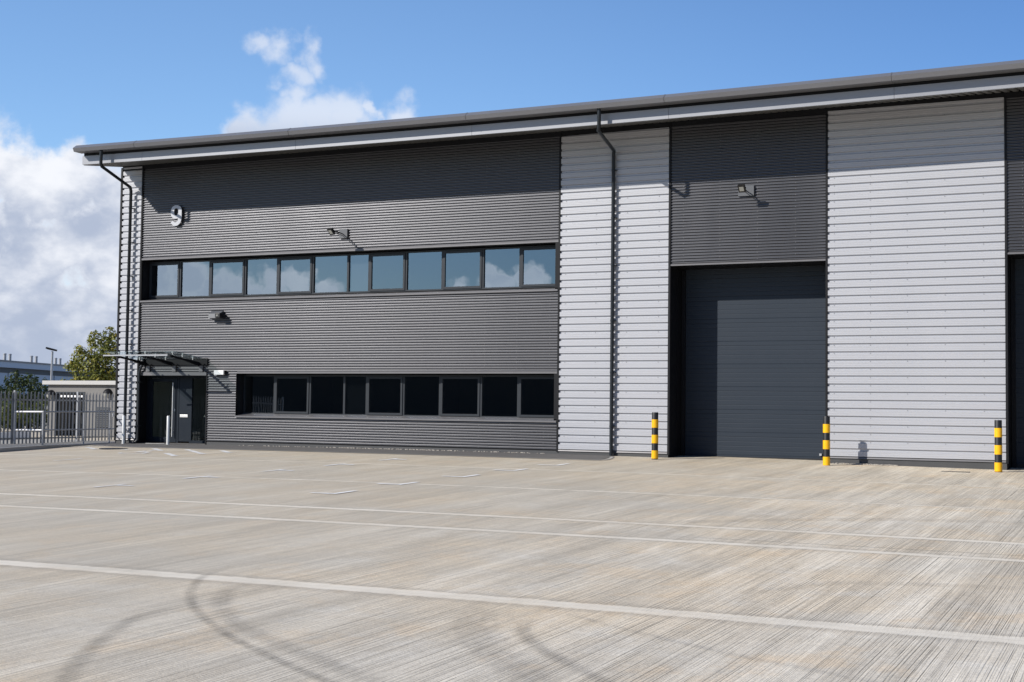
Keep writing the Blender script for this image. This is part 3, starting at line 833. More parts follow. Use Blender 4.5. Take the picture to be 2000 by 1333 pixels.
# rooms behind
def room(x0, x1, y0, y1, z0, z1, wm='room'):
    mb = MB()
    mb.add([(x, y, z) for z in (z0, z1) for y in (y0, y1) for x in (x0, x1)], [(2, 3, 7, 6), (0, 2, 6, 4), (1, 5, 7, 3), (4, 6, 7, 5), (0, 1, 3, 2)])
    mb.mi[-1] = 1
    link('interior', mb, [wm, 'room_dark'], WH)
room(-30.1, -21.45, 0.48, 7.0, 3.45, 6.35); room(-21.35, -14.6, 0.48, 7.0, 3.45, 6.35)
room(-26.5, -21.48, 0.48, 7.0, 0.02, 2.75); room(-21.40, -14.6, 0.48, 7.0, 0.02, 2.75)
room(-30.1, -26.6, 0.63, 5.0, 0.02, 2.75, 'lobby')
for lx_ in (-24.6, -22.9, -19.9, -18.1, -16.3):
    for ly_ in (1.6, 4.0):
        mb = MB(); mb.box(lx_ - 0.6, lx_ + 0.6, ly_ - 0.07, ly_ + 0.07, 2.62, 2.69); link('ceiling_light', mb, 'white', WH)
mb = MB(); mb.box(-21.76, -21.10, 0.405, 0.425, 4.6, 5.78); link('blanking_panel', mb, 'blank', WH)
mb = MB(); mb.box(-21.83, -21.10, 0.405, 0.425, 0.94, 2.14); link('blanking_panel', mb, 'frame', WH)

# entrance door -----------------------------------------------------
DY = 0.50
f = MB()
f.box(-29.42, -29.30, DY, DY + 0.08, -0.05, 2.108); f.box(-28.20, -28.13, DY, DY + 0.08, -0.05, 2.108)
f.box(-27.69, -27.62, DY, DY + 0.08, -0.05, 2.108); f.box(-26.74, -26.66, DY, DY + 0.08, -0.05, 2.108)
f.box(-29.30, -26.74, DY + 0.001, DY + 0.08, 2.04, 2.108)
f.box(-27.62, -26.74, DY + 0.001, DY + 0.08, -0.05, 0.06)
ED = link('entrance_door', f, 'door_frame', WH)
d = MB()
d.box(-29.29, -29.18, DY - 0.01, DY + 0.04, -0.01, 2.03); d.box(-28.40, -28.21, DY - 0.01, DY + 0.04, -0.01, 2.03)
d.box(-29.18, -28.40, DY - 0.009, DY + 0.04, -0.01, 0.14); d.box(-29.18, -28.40, DY - 0.009, DY + 0.04, 1.93, 2.03)
link('door_leaf', d, 'door_frame', ED)
p = MB(); p.quad((-29.18, DY + 0.015, 0.14), (-28.40, DY + 0.015, 0.14), (-28.40, DY + 0.015, 1.93), (-29.18, DY + 0.015, 1.93))
link('pane', p, 'door_glass', ED)
p = MB(); p.box(-28.13, -27.69, DY + 0.01, DY + 0.05, 0.02, 2.04)
link('side_panel', p, 'door_frame', ED)
p = MB(); p.quad((-27.62, DY + 0.03, 0.06), (-26.74, DY + 0.03, 0.06), (-26.74, DY + 0.03, 2.04), (-27.62, DY + 0.03, 2.04))
link('sidelight', p, 'door_glass', ED)
p = MB(); p.tube([(-28.31, DY - 0.085, 0.17), (-28.31, DY - 0.085, 1.89)], 0.017, 12)
for z in (0.35, 1.72): p.tube([(-28.31, DY - 0.085, z), (-28.31, DY - 0.005, z)], 0.010, 8)
link('handle', p, 'stainless', ED, True)
p = MB(); p.box(-28.07, -27.76, DY - 0.012, DY + 0.012, 0.79, 0.875, bev=0.004); link('letterplate', p, 'stainless', ED)
p = MB(); p.box(-29.0, -28.25, -0.02, 0.10, -0.06, -0.045); link('threshold', p, 'stainless', ED)
p = MB(); p.box(-28.285, -28.255, DY - 0.03, DY - 0.008, 0.98, 1.06); link('lock', p, 'stainless', ED)
# noticeboard and entry panel on the lobby wall, radiator rail behind the sidelight
mb = MB(); mb.box(-28.95, -28.45, 4.93, 4.99, 1.15, 1.75, 0); mb.box(-28.85, -28.55, 4.91, 4.93, 1.35, 1.50, 1)
link('noticeboard', mb, ['room', 'black'], WH)

# roller doors ------------------------------------------------------
def roller(x0, x1):
    RY = 1.10
    zs, ys = [], []
    z, kk = -0.10, 0
    prof = []
    while z < RH + 0.1:
        sec = 0.61 / 5
        deep = 0.007 if kk % 5 == 0 else 0.0035
        prof += [(z, RY + deep), (z + 0.012, RY), (z + sec - 0.012, RY), (z + sec - 0.004, RY + deep)]
        z += sec; kk += 1
    vs = []
    for z, y in prof: vs += [(x0, y, z), (x1, y, z)]
    m_ = MB(); m_.add(vs, [(2 * j, 2 * j + 1, 2 * j + 3, 2 * j + 2) for j in range(len(prof) - 1)])
    r = link('roller_door', m_, 'roller', WH)
    for ga, gb_ in ((x0 + 0.0125, x0 + 0.11), (x1 - 0.11, x1 - 0.002)):
        m_ = MB(); m_.box(ga, gb_, RY - 0.10, RY - 0.02, -0.12, RH - 0.02); link('guide_rail', m_, 'trim', r)
    m_ = MB(); m_.box(x0 + 0.11, x1 - 0.11, RY - 0.015, RY - 0.004, -0.20, -0.02); link('bottom_seal', m_, 'black', r)
    m_ = MB(); m_.box(x1 - 0.42, x1 - 0.36, RY - 0.06, RY - 0.002, 0.06, 0.12); link('door_lock', m_, 'pale_steel', r)
roller(-11.55, -7.37); roller(-3.07, 1.08)
# shed floor just inside the recess is the yard itself

# downpipes ---------------------------------------------------------
def pipe(pts, r, brackets, bracket_y, name='downpipe'):
    m_ = MB(); m_.tube(pts, r, 16)
    d_ = link(name, m_, 'pipe', WH, True)
    for (x, z) in brackets:
        b_ = MB()
        yy = pts[-2][1] if len(pts) > 2 else pts[0][1]
        b_.lathe((x, yy, z - 0.02), [(r + 0.006, 0), (r + 0.006, 0.04)], 16)
        b_.box(x + r * 0.3, x + r + 0.035, yy - 0.005, -0.02, z - 0.012, z + 0.012)
        link('pipe_bracket', b_, 'pipe', d_)
pipe([(-12.80, -2.08, 9.04 + sag(-12.8)), (-12.80, -2.08, 8.50), (-12.84, -2.02, 8.40), (-13.09, -0.22, 8.22), (-13.13, -0.13, 8.12), (-13.13, -0.13, gz(-13, -0.1))], 0.050,
     [(-13.13, 7.7), (-13.13, 6.4), (-13.13, 5.1), (-13.13, 3.6), (-13.13, 2.2), (-13.13, 0.75)], -0.13)
pipe([(-29.27, -2.10, 9.03), (-29.27, -2.10, 8.60), (-29.29, -2.03, 8.52), (-29.68, -0.26, 8.17), (-29.72, -0.17, 8.06), (-29.73, -0.17, -0.1)], 0.050,
     [(-29.73, 7.5), (-29.73, 6.4), (-29.73, 5.3), (-29.73, 4.2), (-29.73, 3.1), (-29.73, 2.0), (-29.73, 0.9)], -0.17)
pipe([(-29.10, -0.10, 2.64), (-29.10, -0.10, 2.50), (-29.16, -0.10, 2.40), (-29.22, -0.10, 2.30), (-29.25, -0.10, 2.16), (-29.25, -0.10, 0.06), (-29.31, -0.13, -0.01), (-29.42, -0.15, -0.05)], 0.038, [(-29.25, 1.9), (-29.25, 0.5)], -0.10)

# entrance canopy ---------------------------------------------------
cb = MB(); cb.prism([(-0.045, 2.42), (-0.06, 2.44), (-0.06, 2.64), (-0.02, 2.66), (-0.02, 2.42)], -29.12, -26.62)
CAN = link('canopy', cb, 'trim', WH)
for x in (-29.036, -28.005, -26.956):
    a = MB()
    a.add([(x + s * 0.03, y, z) for s in (-1, 1) for y, z in ((-0.06, 2.40), (-0.06, 2.53), (-1.47, 2.70), (-1.47, 2.645), (-0.75, 2.555))],
          [(0, 1, 2, 3, 4), (9, 8, 7, 6, 5), (0, 5, 6, 1), (1, 6, 7, 2), (2, 7, 8, 3), (3, 8, 9, 4), (4, 9, 5, 0)])
    link('bracket', a, 'trim', CAN)
    a = MB(); a.box(x + 0.02, x + 0.16, -0.062, -0.022, 2.232, 2.42); link('wall_plate', a, 'sill', CAN)
for j in range(3):
    a = MB()
    x0 = [-29.42, -28.50, -27.48][j]; x1 = [-28.51, -27.49, -26.66][j]
    a.add([(x, y, 2.60 + 0.125 * (-y) + dz) for dz in (0, 0.014) for y in (-0.06, -1.55) for x in (x0, x1)], [(0, 1, 3, 2), (4, 6, 7, 5), (0, 4, 5, 1), (2, 3, 7, 6), (0, 2, 6, 4), (1, 5, 7, 3)])
    link('glass_sheet', a, 'canopy_glass', CAN)
a = MB(); a.box(-29.50, -27.0, -1.515, -1.485, 2.672, 2.712); link('front_bar', a, 'pale_steel', CAN)
for x in (-29.036, -28.005, -26.956):
    for y in (-0.35, -0.85, -1.32):
        a = MB()
        a.lathe((x, y, 2.575 + 0.125 * -y), [(0.018, -0.03), (0.018, 0.025), (0.034, 0.03), (0.034, 0.05)], 10)
        link('glass_clamp', a, 'stainless', CAN)

# house number ------------------------------------------------------
nb = MB()
NY0, NY1 = -0.105, -0.080
ncx, ncz = -27.935, 7.185
def band(outer, inner, y0, y1, closed):
    n = len(outer); vs = []
    for (ox, oz), (ix, iz) in zip(outer, inner):
        vs += [(ncx + ox, y0, ncz + oz), (ncx + ix, y0, ncz + iz), (ncx + ox, y1, ncz + oz), (ncx + ix, y1, ncz + iz)]
    fs = []
    for i in range(n if closed else n - 1):
        a, b = 4 * i, 4 * ((i + 1) % n)
        fs += [(a, a + 1, b + 1, b), (a + 2, b + 2, b + 3, a + 3), (a, b, b + 2, a + 2), (a + 1, a + 3, b + 3, b + 1)]
    if not closed: fs += [(0, 2, 3, 1), (4 * n - 4, 4 * n - 3, 4 * n - 1, 4 * n - 2)]
    nb.add(vs, fs)
T = [radians(a) for a in range(0, 360, 12)]
def sup(t, a, b, e=0.86):
    c_, s_ = cos(t), sin(t)
    return (a * (abs(c_) ** e) * (1 if c_ > 0 else -1), b * (abs(s_) ** e) * (1 if s_ > 0 else -1))
band([(sup(t, .215, .215)[0], sup(t, .215, .215)[1] + .115) for t in T], [(sup(t, .085, .115)[0], sup(t, .085, .115)[1] + .12) for t in T], NY0, NY1, True)
cl = [(.15, .14), (.15, .05), (.15, -.04), (.146, -.10), (.13, -.165), (.095, -.22), (.045, -.258), (-.015, -.272), (-.08, -.262), (-.135, -.225), (-.165, -.185)]
o_, i_ = [], []
for i, p_ in enumerate(cl):
    a_, b_ = Vector(cl[max(i - 1, 0)]), Vector(cl[min(i + 1, len(cl) - 1)])
    t_ = (b_ - a_).normalized(); n_ = Vector((-t_.y, t_.x)); w_ = 0.065 - 0.004 * max(0, i - 4) * 0.5
    o_.append(tuple(Vector(p_) + n_ * w_)); i_.append(tuple(Vector(p_) - n_ * w_))
band(o_, i_, NY0 + 0.0015, NY1 - 0.0015, False)
num = thing('house_number', (ncx, -0.1, ncz), 'large silver metal number 9 standing off the dark cladding', 'number sign')
link('numeral', nb, 'silver_clad', num)
for x, z in ((ncx - 0.12, ncz + 0.2), (ncx + 0.15, ncz + 0.1), (ncx, ncz - 0.27)):
    sb = MB(); sb.tube([(x, -0.09, z), (x, -0.005, z)], 0.008, 8); link('stand_off', sb, 'steel', num)
fix_normals(num.children[0])

# wall lights -------------------------------------------------------
def floodlight(x, z, reach, label, px0, px1, pz0, pz1, yaw):
    t_ = thing('floodlight', (x, -0.03, z), label, 'floodlight', 'floodlights on the front wall')
    m_ = MB(); m_.box(px0, px1, -0.075, -0.022, pz0, pz1, bev=0.004); link('mounting_plate', m_, 'grey_plate', t_)
    m_ = MB(); m_.tube([(x, -0.07, z), (x, -reach * 0.5, z + 0.03), (x, -reach + 0.12, z + 0.015)], 0.016, 10)
    m_.tube([(x, -0.07, z - 0.05), (x, -reach * 0.5, z - 0.03), (x, -reach + 0.14, z - 0.01)], 0.010, 8)
    link('arm', m_, 'black', t_, True)
    c_ = Vector((x, -reach, z))
    ax = Vector((cos(yaw), sin(yaw), 0)); dn = Vector((sin(yaw) * 0.75, -cos(yaw) * 0.75, -0.66)).normalized(); up = ax.cross(dn)
    m_ = MB(); m_.obox(c_, ax * 0.092, dn * 0.032, up * 0.105)
    for k_ in range(5): m_.obox(c_ - dn * 0.05 + up * (-0.07 + 0.035 * k_), ax * 0.075, dn * 0.022, up * 0.004)
    m_.obox(c_ + up * 0.0 - dn * 0.02, ax * 0.104, dn * 0.012, up * 0.02)
    link('lamp_head', m_, 'black', t_)
    m_ = MB(); m_.obox(c_ + dn * 0.034, ax * 0.058, dn * 0.004, up * 0.062); link('lens', m_, 'lens', t_)
floodlight(-21.74, 6.33, 0.72, 'black floodlight on a long arm above the upper window band', -21.87, -21.59, 6.205, 6.49, radians(-14))
floodlight(-9.45, 6.93, 0.52, 'black floodlight on a grey plate above the closed roller door', -9.67, -9.25, 6.80, 7.07, radians(0))
wl = thing('wall_light', (-26.3, -0.05, 3.97), 'grey wedge shaped wall light with black lens above the entrance', 'wall light')
m_ = MB()
x0, x1 = -26.50, -26.06
m_.add([(x, y, z) for x in (x0, x1) for y, z in ((-0.022, 4.125), (-0.05, 4.125), (-0.20, 4.03), (-0.22, 3.89), (-0.022, 3.87))],
       [(0, 1, 2, 3, 4), (9, 8, 7, 6, 5), (0, 5, 6, 1), (1, 6, 7, 2), (2, 7, 8, 3), (3, 8, 9, 4), (4, 9, 5, 0)])
link('housing', m_, 'grey_plate', wl)
m_ = MB(); m_.box(-26.19, -26.0, -0.30, -0.10, 3.89, 4.045, bev=0.02); link('lamp_head', m_, 'black', wl)
m_ = MB(); m_.tube([(-26.10, -0.31, 3.965), (-26.10, -0.295, 3.965)], 0.026, 12); link('lens', m_, 'lens', wl)
el = thing('emergency_light', (-26.1, -0.05, 2.2), 'small white bulkhead box light on the wall right of the entrance', 'wall light')
m_ = MB(); m_.box(-26.31, -25.94, -0.13, -0.022, 2.13, 2.268, bev=0.012); link('housing', m_, 'white', el)
m_ = MB(); m_.box(-25.94, -25.905, -0.12, -0.022, 2.14, 2.262); link('end_cap', m_, 'black', el)

# ------------------------------------------------------------------ bollards, posts
def bollard(x, y, label):
    z = gz(x, y)
    t_ = thing('bollard', (x, y, z), label, 'bollard', 'yellow and black bollards by the roller doors')
    m_ = MB(); m_.lathe((x, y, z), [(0.084, -0.05), (0.084, 0.03), (0.083, 0.04), (0.083, 1.205), (0.079, 1.22)], 28)
    link('post', m_, 'black', t_, True)
    for a, b in ((0.022, 0.232), (0.418, 0.636), (0.820, 1.034)):
        m_ = MB(); m_.lathe((x, y, z), [(0.0845, a), (0.0875, a + 0.003), (0.0875, b - 0.003), (0.0845, b)], 28)
        link('yellow_band', m_, 'yellow', t_, True)
    return t_
b0 = bollard(-11.62, -0.92, 'striped bollard left of the closed roller door, before silver cladding')
copy_tree(b0, (-7.19, -0.90, gz(-7.19, -0.9) - 0.02), 'striped bollard at the right edge of the closed roller door')
copy_tree(b0, (-3.19, -0.92, gz(-3.19, -0.92) - 0.01), 'striped bollard by the dark doorway at the far right')
def postt(x, y, label):
    z = gz(x, y)
    t_ = thing('bollard', (x, y, z), label, 'bollard', 'stainless bollards guarding the entrance')
    m_ = MB(); m_.lathe((x, y, z), [(0.052, -0.05), (0.052, 0.885), (0.048, 0.90), (0.02, 0.905)], 24); link('post', m_, 'stainless', t_, True)
    m_ = MB(); m_.lathe((x, y, z), [(0.085, 0.0), (0.085, 0.008), (0.06, 0.012)], 24); link('base_plate', m_, 'steel', t_)
    return t_
p0 = postt(-27.83, -0.36, 'plain stainless steel bollard in front of the glass entrance door')
copy_tree(p0, (-29.60, -0.36, gz(-29.6, -0.36)), 'plain stainless steel bollard beside the left downpipe')
# drain slot and manhole cover
m_ = MB(); m_.box(-4.40, -3.76, -1.56, -1.38, gz(-4, -1.5) - 0.05, gz(-4, -1.5) + 0.006)
for i in range(14): m_.box(-4.38 + i * 0.045, -4.355 + i * 0.045, -1.54, -1.40, gz(-4, -1.5) + 0.006, gz(-4, -1.5) + 0.010, 1)
tag(link('drain_grate', m_, ['black', 'trim']), 'narrow dark drain grate in the concrete near the right bollard', 'drain')
m_ = MB(); zz = gz(-27.9, -2.75)
m_.lathe((-27.9, -2.75, zz), [(0.42, -0.02), (0.42, 0.012), (0.39, 0.016), (0.02, 0.016)], 28)
tag(link('manhole_cover', m_, 'trim'), 'round dark manhole cover before the entrance footpath', 'manhole cover')

# loose stones along the wall foot (uncountable)
m_ = MB()
for i in range(420):
    x = random.choice((random.uniform(-25.5, -15), random.uniform(-7.2, -5.6), random.uniform(-22, -18)))
    y = -0.05 - abs(random.gauss(0, 0.07)); r = random.uniform(0.008, 0.026)
    z = gz(x, y) + 0.008
    vs = [(x + r * sx * random.uniform(.7, 1.2), y + r * sy * random.uniform(.7, 1.2), z + (r * 0.8 if k_ else -0.004)) for k_ in (0, 1) for sx, sy in ((-1, -1), (1, -1), (1, 1), (-1, 1))]
    m_.add(vs, [(0, 3, 2, 1), (4, 5, 6, 7), (0, 1, 5, 4), (1, 2, 6, 5), (2, 3, 7, 6), (3, 0, 4, 7)])
st = link('loose_stones', m_, 'pebble'); st['kind'] = 'stuff'; st['label'] = 'small pale stones scattered along the foot of the cladding'; st['category'] = 'stones'

# ------------------------------------------------------------------ left side: fences, barrier, kiosk
def palisade(name, axis_, fixed, a0, a1, zb, zt, label, mat, post_step=2.75, step=0.1556, ph=0.0, pw=0.074):
    def P(a, off, z): return (fixed + off, a, z) if axis_ == 'y' else (a, fixed + off, z)
    base = P((a0 + a1) / 2, 0, zb)
    t_ = thing(name, base, label, 'fence')
    m_ = MB(); a = a0
    while a < a1:
        h = pw / 2; d = 0.018
        sect = [(-h, 0.0), (-h * 0.5, -d * 0.3), (-h * 0.28, -d), (h * 0.28, -d), (h * 0.5, -d * 0.3), (h, 0.0)]
        top = [-0.10, -0.04, 0.0, 0.0, -0.04, -0.10]
        vs = [P(a + u, w * (-1 if axis_ == 'y' else 1), zb) for u, w in sect] + [P(a + u, w * (-1 if axis_ == 'y' else 1), zt + q) for (u, w), q in zip(sect, top)]
        m_.add(vs, [(j, j + 1, 7 + j, 6 + j) for j in range(5)])
        a += step
    link('pales', m_, mat, t_)
    for z in (zb + 0.27, zt - 0.27):
        m_ = MB()
        c0, c1 = P(a0, 0.012, z - 0.025), P(a1, 0.018, z + 0.025)
        m_.box(min(c0[0], c1[0]), max(c0[0], c1[0]), min(c0[1], c1[1]), max(c0[1], c1[1]), c0[2], c1[2]); link('rail', m_, mat, t_)
    a = a0 + ph
    while a < a1:
        m_ = MB(); c = P(a, 0.0, zb)
        sx, sy = (0.030, 0.020) if axis_ == 'y' else (0.020, 0.030)
        ox, oy = (0.035, 0) if axis_ == 'y' else (0, -0.0)
        m_.box(c[0] + ox - sx, c[0] + ox + sx, c[1] - sy, c[1] + sy, zb - 0.05, zt + 0.02); link('post', m_, 'pale_steel', t_)
        a += post_step
    return t_
palisade('palisade_fence', 'y', -31.9, -11.05, 3.3, -0.19, 1.555, 'grey steel palisade fence with pointed pales beside the building corner', 'steel', ph=0.05)
palisade('palisade_fence', 'x', 14.0, -70.0, -38.5, -0.15, 1.13, 'low pale palisade fence behind the grey fence, far left', 'steel', ph=0.4)

gb = thing('guard_rail', (-30.4, -1.6, -0.15), 'galvanised pedestrian guard rail with two rails beside the grey palisade fence', 'guard rail')
m_ = MB()
m_.tube([(-31.50, -3.06, 0.915), (-30.42, -3.06, 0.925), (-30.40, -3.04, 0.925)], 0.027, 12); link('top_rail', m_, 'white', gb, True)
m_ = MB(); m_.tube([(-30.40, -3.03, 0.925), (-30.40, 0.35, 0.94)], 0.024, 12); link('top_rail', m_, 'pale_steel', gb, True)
m_ = MB(); m_.tube([(-31.50, -3.06, 0.36), (-30.42, -3.06, 0.37)], 0.025, 12); link('middle_rail', m_, 'white', gb, True)
m_ = MB(); m_.tube([(-30.40, -3.03, 0.37), (-30.40, 0.35, 0.39)], 0.020, 12); link('middle_rail', m_, 'pale_steel', gb, True)
for (x, y, r, zb) in ((-31.50, -3.06, 0.024, -0.2), (-30.40, -3.04, 0.030, -0.22), (-30.40, -1.28, 0.024, -0.2), (-30.40, -0.10, 0.024, -0.15)):
    m_ = MB(); m_.tube([(x, y, zb), (x, y, 0.93)], r, 12); link('post', m_, 'pale_steel', gb, True)
m_ = MB(); m_.box(-30.375, -30.360, -0.02, 0.04, 0.78, 0.90); link('white_tag', m_, 'white', gb)

KX0, KX1, KY = -37.42, -33.85, 4.5
kk_ = thing('kiosk', ((KX0 + KX1) / 2, KY, -0.3), 'grey rendered flat roofed service kiosk behind the palisade fence', 'kiosk')
m_ = MB(); zt = 1.885
m_.box(KX0, -37.05, KY, KY + 0.2, -0.3, zt); m_.box(-35.62, KX1, KY, KY + 0.2, -0.3, zt); m_.box(-37.05, -35.62, KY, KY + 0.2, 1.62, zt)
m_.box(KX0, KX0 + 0.2, KY + 0.2, KY + 3.0, -0.3, zt); m_.box(KX1 - 0.2, KX1, KY + 0.2, KY + 3.0, -0.3, zt); m_.box(KX0 + 0.2, KX1 - 0.2, KY + 2.8, KY + 3.0, -0.3, zt)
link('wall', m_, 'render', kk_)
m_ = MB(); m_.box(KX0 - 0.16, KX1 + 0.16, KY - 0.16, KY + 3.16, zt, zt + 0.15, bev=0.01); link('roof', m_, 'kiosk_roof', kk_)
for xa, xb in ((KX0 - 0.03, -37.06), (-35.60, KX1 + 0.03)):
    m_ = MB(); m_.box(xa, xb, KY - 0.04, KY - 0.002, -0.35, -0.12); link('plinth', m_, 'kerb', kk_)
for i in range(4):
    x = -37.0 + i * 0.35
    m_ = MB(); m_.box(x, x + 0.30, KY + 0.9, KY + 1.3, -0.2, 1.15 + 0.1 * (i % 2)); mc = link('meter_cabinet', m_, 'beige', kk_)
    for z in (0.2, 0.75):
        m_ = MB(); m_.box(x + 0.05, x + 0.20, KY + 0.885, KY + 0.899, z, z + 0.22); link('meter', m_, 'black', mc)
m_ = MB(); m_.box(-36.85, -35.66, KY + 0.03, KY + 0.10, 1.42, 1.50); link('lintel_strip', m_, 'white', kk_)
m_ = MB(); m_.box(-37.05, -36.99, KY - 0.005, KY + 0.15, -0.3, 1.62); m_.box(-35.68, -35.62, KY - 0.005, KY + 0.15, -0.3, 1.62); m_.box(-36.99, -35.68, KY - 0.004, KY + 0.15, 1.56, 1.62); link('door_frame', m_, 'frame', kk_)
m_ = MB(); m_.box(-35.06, -34.44, KY - 0.02, KY - 0.003, 0.32, 1.06)
for i in range(9): m_.add([(x, y, z) for x in (-35.02, -34.48) for y, z in ((KY - 0.02, 0.36 + i * 0.077), (KY - 0.055, 0.35 + i * 0.077), (KY - 0.02, 0.41 + i * 0.077))], [(0, 1, 2), (5, 4, 3), (0, 3, 4, 1), (1, 4, 5, 2)])
link('louvre_vent', m_, 'frame', kk_)
def hood(x, z, label):
    t_ = thing('bulkhead_light', (x, KY - 0.02, z), label, 'wall light', 'domed lights on the kiosk')
    m_ = MB(); n_ = 16; vs, fs = [], []
    for i in range(6):
        a_ = radians(i * 18)
        for j in range(n_ + 1):
            b_ = pi * j / n_
            vs.append((x + 0.19 * cos(b_) * cos(a_) , KY - 0.004 - 0.20 * sin(a_), z + 0.19 * sin(b_) * cos(a_)))
    for i in range(5):
        for j in range(n_): fs.append((i * (n_ + 1) + j, i * (n_ + 1) + j + 1, (i + 1) * (n_ + 1) + j + 1, (i + 1) * (n_ + 1) + j))
    m_.add(vs, fs); link('hood', m_, 'trim', t_, True)
    m_ = MB(); m_.lathe((x, KY - 0.09, z - 0.14), [(0.02, 0.0), (0.07, 0.02), (0.115, 0.08), (0.12, 0.15)], 18); link('globe', m_, 'lens', t_, True)
    return t_
h0 = hood(-37.25, 1.50, 'black domed light at the left corner of the grey kiosk')
hh = copy_tree(h0, (-34.53, KY - 0.02, 1.56), 'black domed light at the right of the kiosk, above its vent')

wb = thing('barrier_block', (-35.2, -0.2, -0.1), 'white plastic barrier lying low behind the palisade fence', 'barrier')
m_ = MB(); m_.prism([(-0.10, -0.10), (-0.06, 0.20), (0.06, 0.20), (0.10, -0.10)], 0, 1)
m_.v = [(-35.0 + v[1] * 0.9, -3.2 + v[0] * 4.35, v[2] + 0.0) for v in m_.v]
link('barrier_body', m_, 'white', wb)
for y in (-2.9, -1.2, 0.6):
    m_ = MB(); m_.box(-35.2, -34.8, y, y + 0.15, -0.24, -0.10); link('barrier_foot', m_, 'black', wb)

# ------------------------------------------------------------------ trees and bushes
def crown_mesh(clumps, n_per, size, seed):
    rnd = random.Random(seed); m_ = MB()
    for (c, r, sq) in clumps:
        for _ in range(int(n_per * r * r)):
            while True:
                v = Vector((rnd.uniform(-1, 1), rnd.uniform(-1, 1), rnd.uniform(-1, 1)))
                if 0.2 < v.length < 1: break
            v = v.normalized() * (v.length ** 0.45)
            p = Vector(c) + Vector((v.x * r, v.y * r, v.z * r * sq)) * rnd.uniform(0.75, 1.12)
            s = size * rnd.uniform(0.6, 1.3)
            nrm = (v + Vector((rnd.uniform(-1, 1), rnd.uniform(-1, 1), rnd.uniform(-.4, 1.2))) * 0.9).normalized()
            a = nrm.orthogonal().normalized(); a = (Matrix.Rotation(rnd.uniform(0, 6.28), 3, nrm) @ a); b = nrm.cross(a)
            m_.add([p - a * s, p - b * s * 0.55, p + a * s, p + b * s * 0.55], [(0, 1, 2, 3)])
    return m_
def tree(name, x, y, zb, clumps, label, mat, n_per, size, seed, trunk_h, tr, cat='tree', group=None):
    t_ = thing(name, (x, y, zb), label, cat, group)
    rnd = random.Random(seed + 5)
    m_ = MB()
    m_.tube([(x, y, zb - 0.2), (x + 0.05, y, zb + trunk_h * 0.5), (x, y + 0.04, zb + trunk_h)], [tr, tr * 0.8, tr * 0.5], 9)
    for (c, r, sq) in clumps:
        b0_ = Vector((x, y, zb + trunk_h * rnd.uniform(0.45, 0.95)))
        c_ = Vector((x + c[0], y + c[1], zb + c[2]))
        mid = b0_.lerp(c_, 0.5) + Vector((rnd.uniform(-.1, .1), rnd.uniform(-.1, .1), 0.1))
        m_.tube([b0_, mid, c_], [tr * 0.42, tr * 0.26, tr * 0.08], 6)
    link('trunk', m_, 'bark', t_, True)
    cr = crown_mesh([((x + c[0], y + c[1], zb + c[2]), r, sq) for c, r, sq in clumps], n_per, size, seed)
    link('crown', cr, mat, t_)
    return t_
CAM = Vector((0, -34.77, 0))
def along(dx, dy, dist): return (CAM.x + dx * dist, CAM.y + dy * dist)
tx, ty = along(-0.669, 0.743, 72)
rt = Vector((0.743, 0.669))
def T_(u, v, z): return (rt.x * u + -0.669 * v, rt.y * u + 0.743 * v, z)
tree('broadleaf_tree', tx, ty, -0.2, [(T_(0.3, 0, 2.0), 1.15, 1.0), (T_(-0.75, 0.2, 2.0), 0.85, 0.9), (T_(1.1, 0.2, 2.2), 1.0, 1.1), (T_(0.1, 0.1, 3.0), 1.05, 1.0), (T_(0.9, -0.1, 3.3), 0.95, 1.1), (T_(-0.35, 0.3, 3.6), 0.7, 0.9),
     (T_(0.45, 0.1, 4.1), 0.75, 1.0), (T_(1.05, 0, 4.35), 0.62, 1.1), (T_(0.15, 0, 4.65), 0.45, 1.0), (T_(0.85, 0.1, 4.95), 0.38, 1.0), (T_(-1.25, 0.0, 1.9), 0.55, 0.9), (T_(-0.9, 0.0, 3.25), 0.42, 0.8), (T_(1.6, 0.2, 3.6), 0.6, 1.1), (T_(-1.4, 0.1, 2.35), 0.35, 0.8), (T_(-0.6, 0.1, 4.1), 0.3, 0.9)],
     'bushy green tree with yellowing leaves rising behind the kiosk roof', 'leaf_tree', 900, 0.090, 3, 2.4, 0.13)
bx, by = along(-0.704, 0.710, 68)
tree('dark_shrub', bx, by, -0.2, [(T_(-0.3, 0, 1.2), 0.95, 1.0), (T_(0.25, 0.1, 1.9), 0.75, 1.1), (T_(-0.15, 0, 2.4), 0.48, 1.0), (T_(0.45, 0, 2.35), 0.40, 1.1), (T_(-0.75, 0.1, 1.8), 0.45, 1.0), (T_(0.75, 0.1, 1.4), 0.6, 1.0), (T_(-0.1, 0, 2.72), 0.2, 1.2)],
     'dark green shrub behind the palisade fence, left of the kiosk', 'leaf_bush', 900, 0.085, 11, 1.0, 0.07, 'shrub')
bx, by = along(-0.693, 0.721, 72)
tree('dark_shrub', bx, by, -0.2, [(T_(-0.1, 0, 1.4), 0.7, 1.0), (T_(-0.35, 0, 2.2), 0.36, 1.1), (T_(0.2, 0, 2.2), 0.40, 1.1), (T_(0.4, 0.1, 1.7), 0.5, 1.0), (T_(-0.3, 0, 2.55), 0.16, 1.1)],
     'smaller twin topped dark shrub between the big shrub and lamp post', 'leaf_bush', 900, 0.085, 12, 1.0, 0.06, 'shrub')
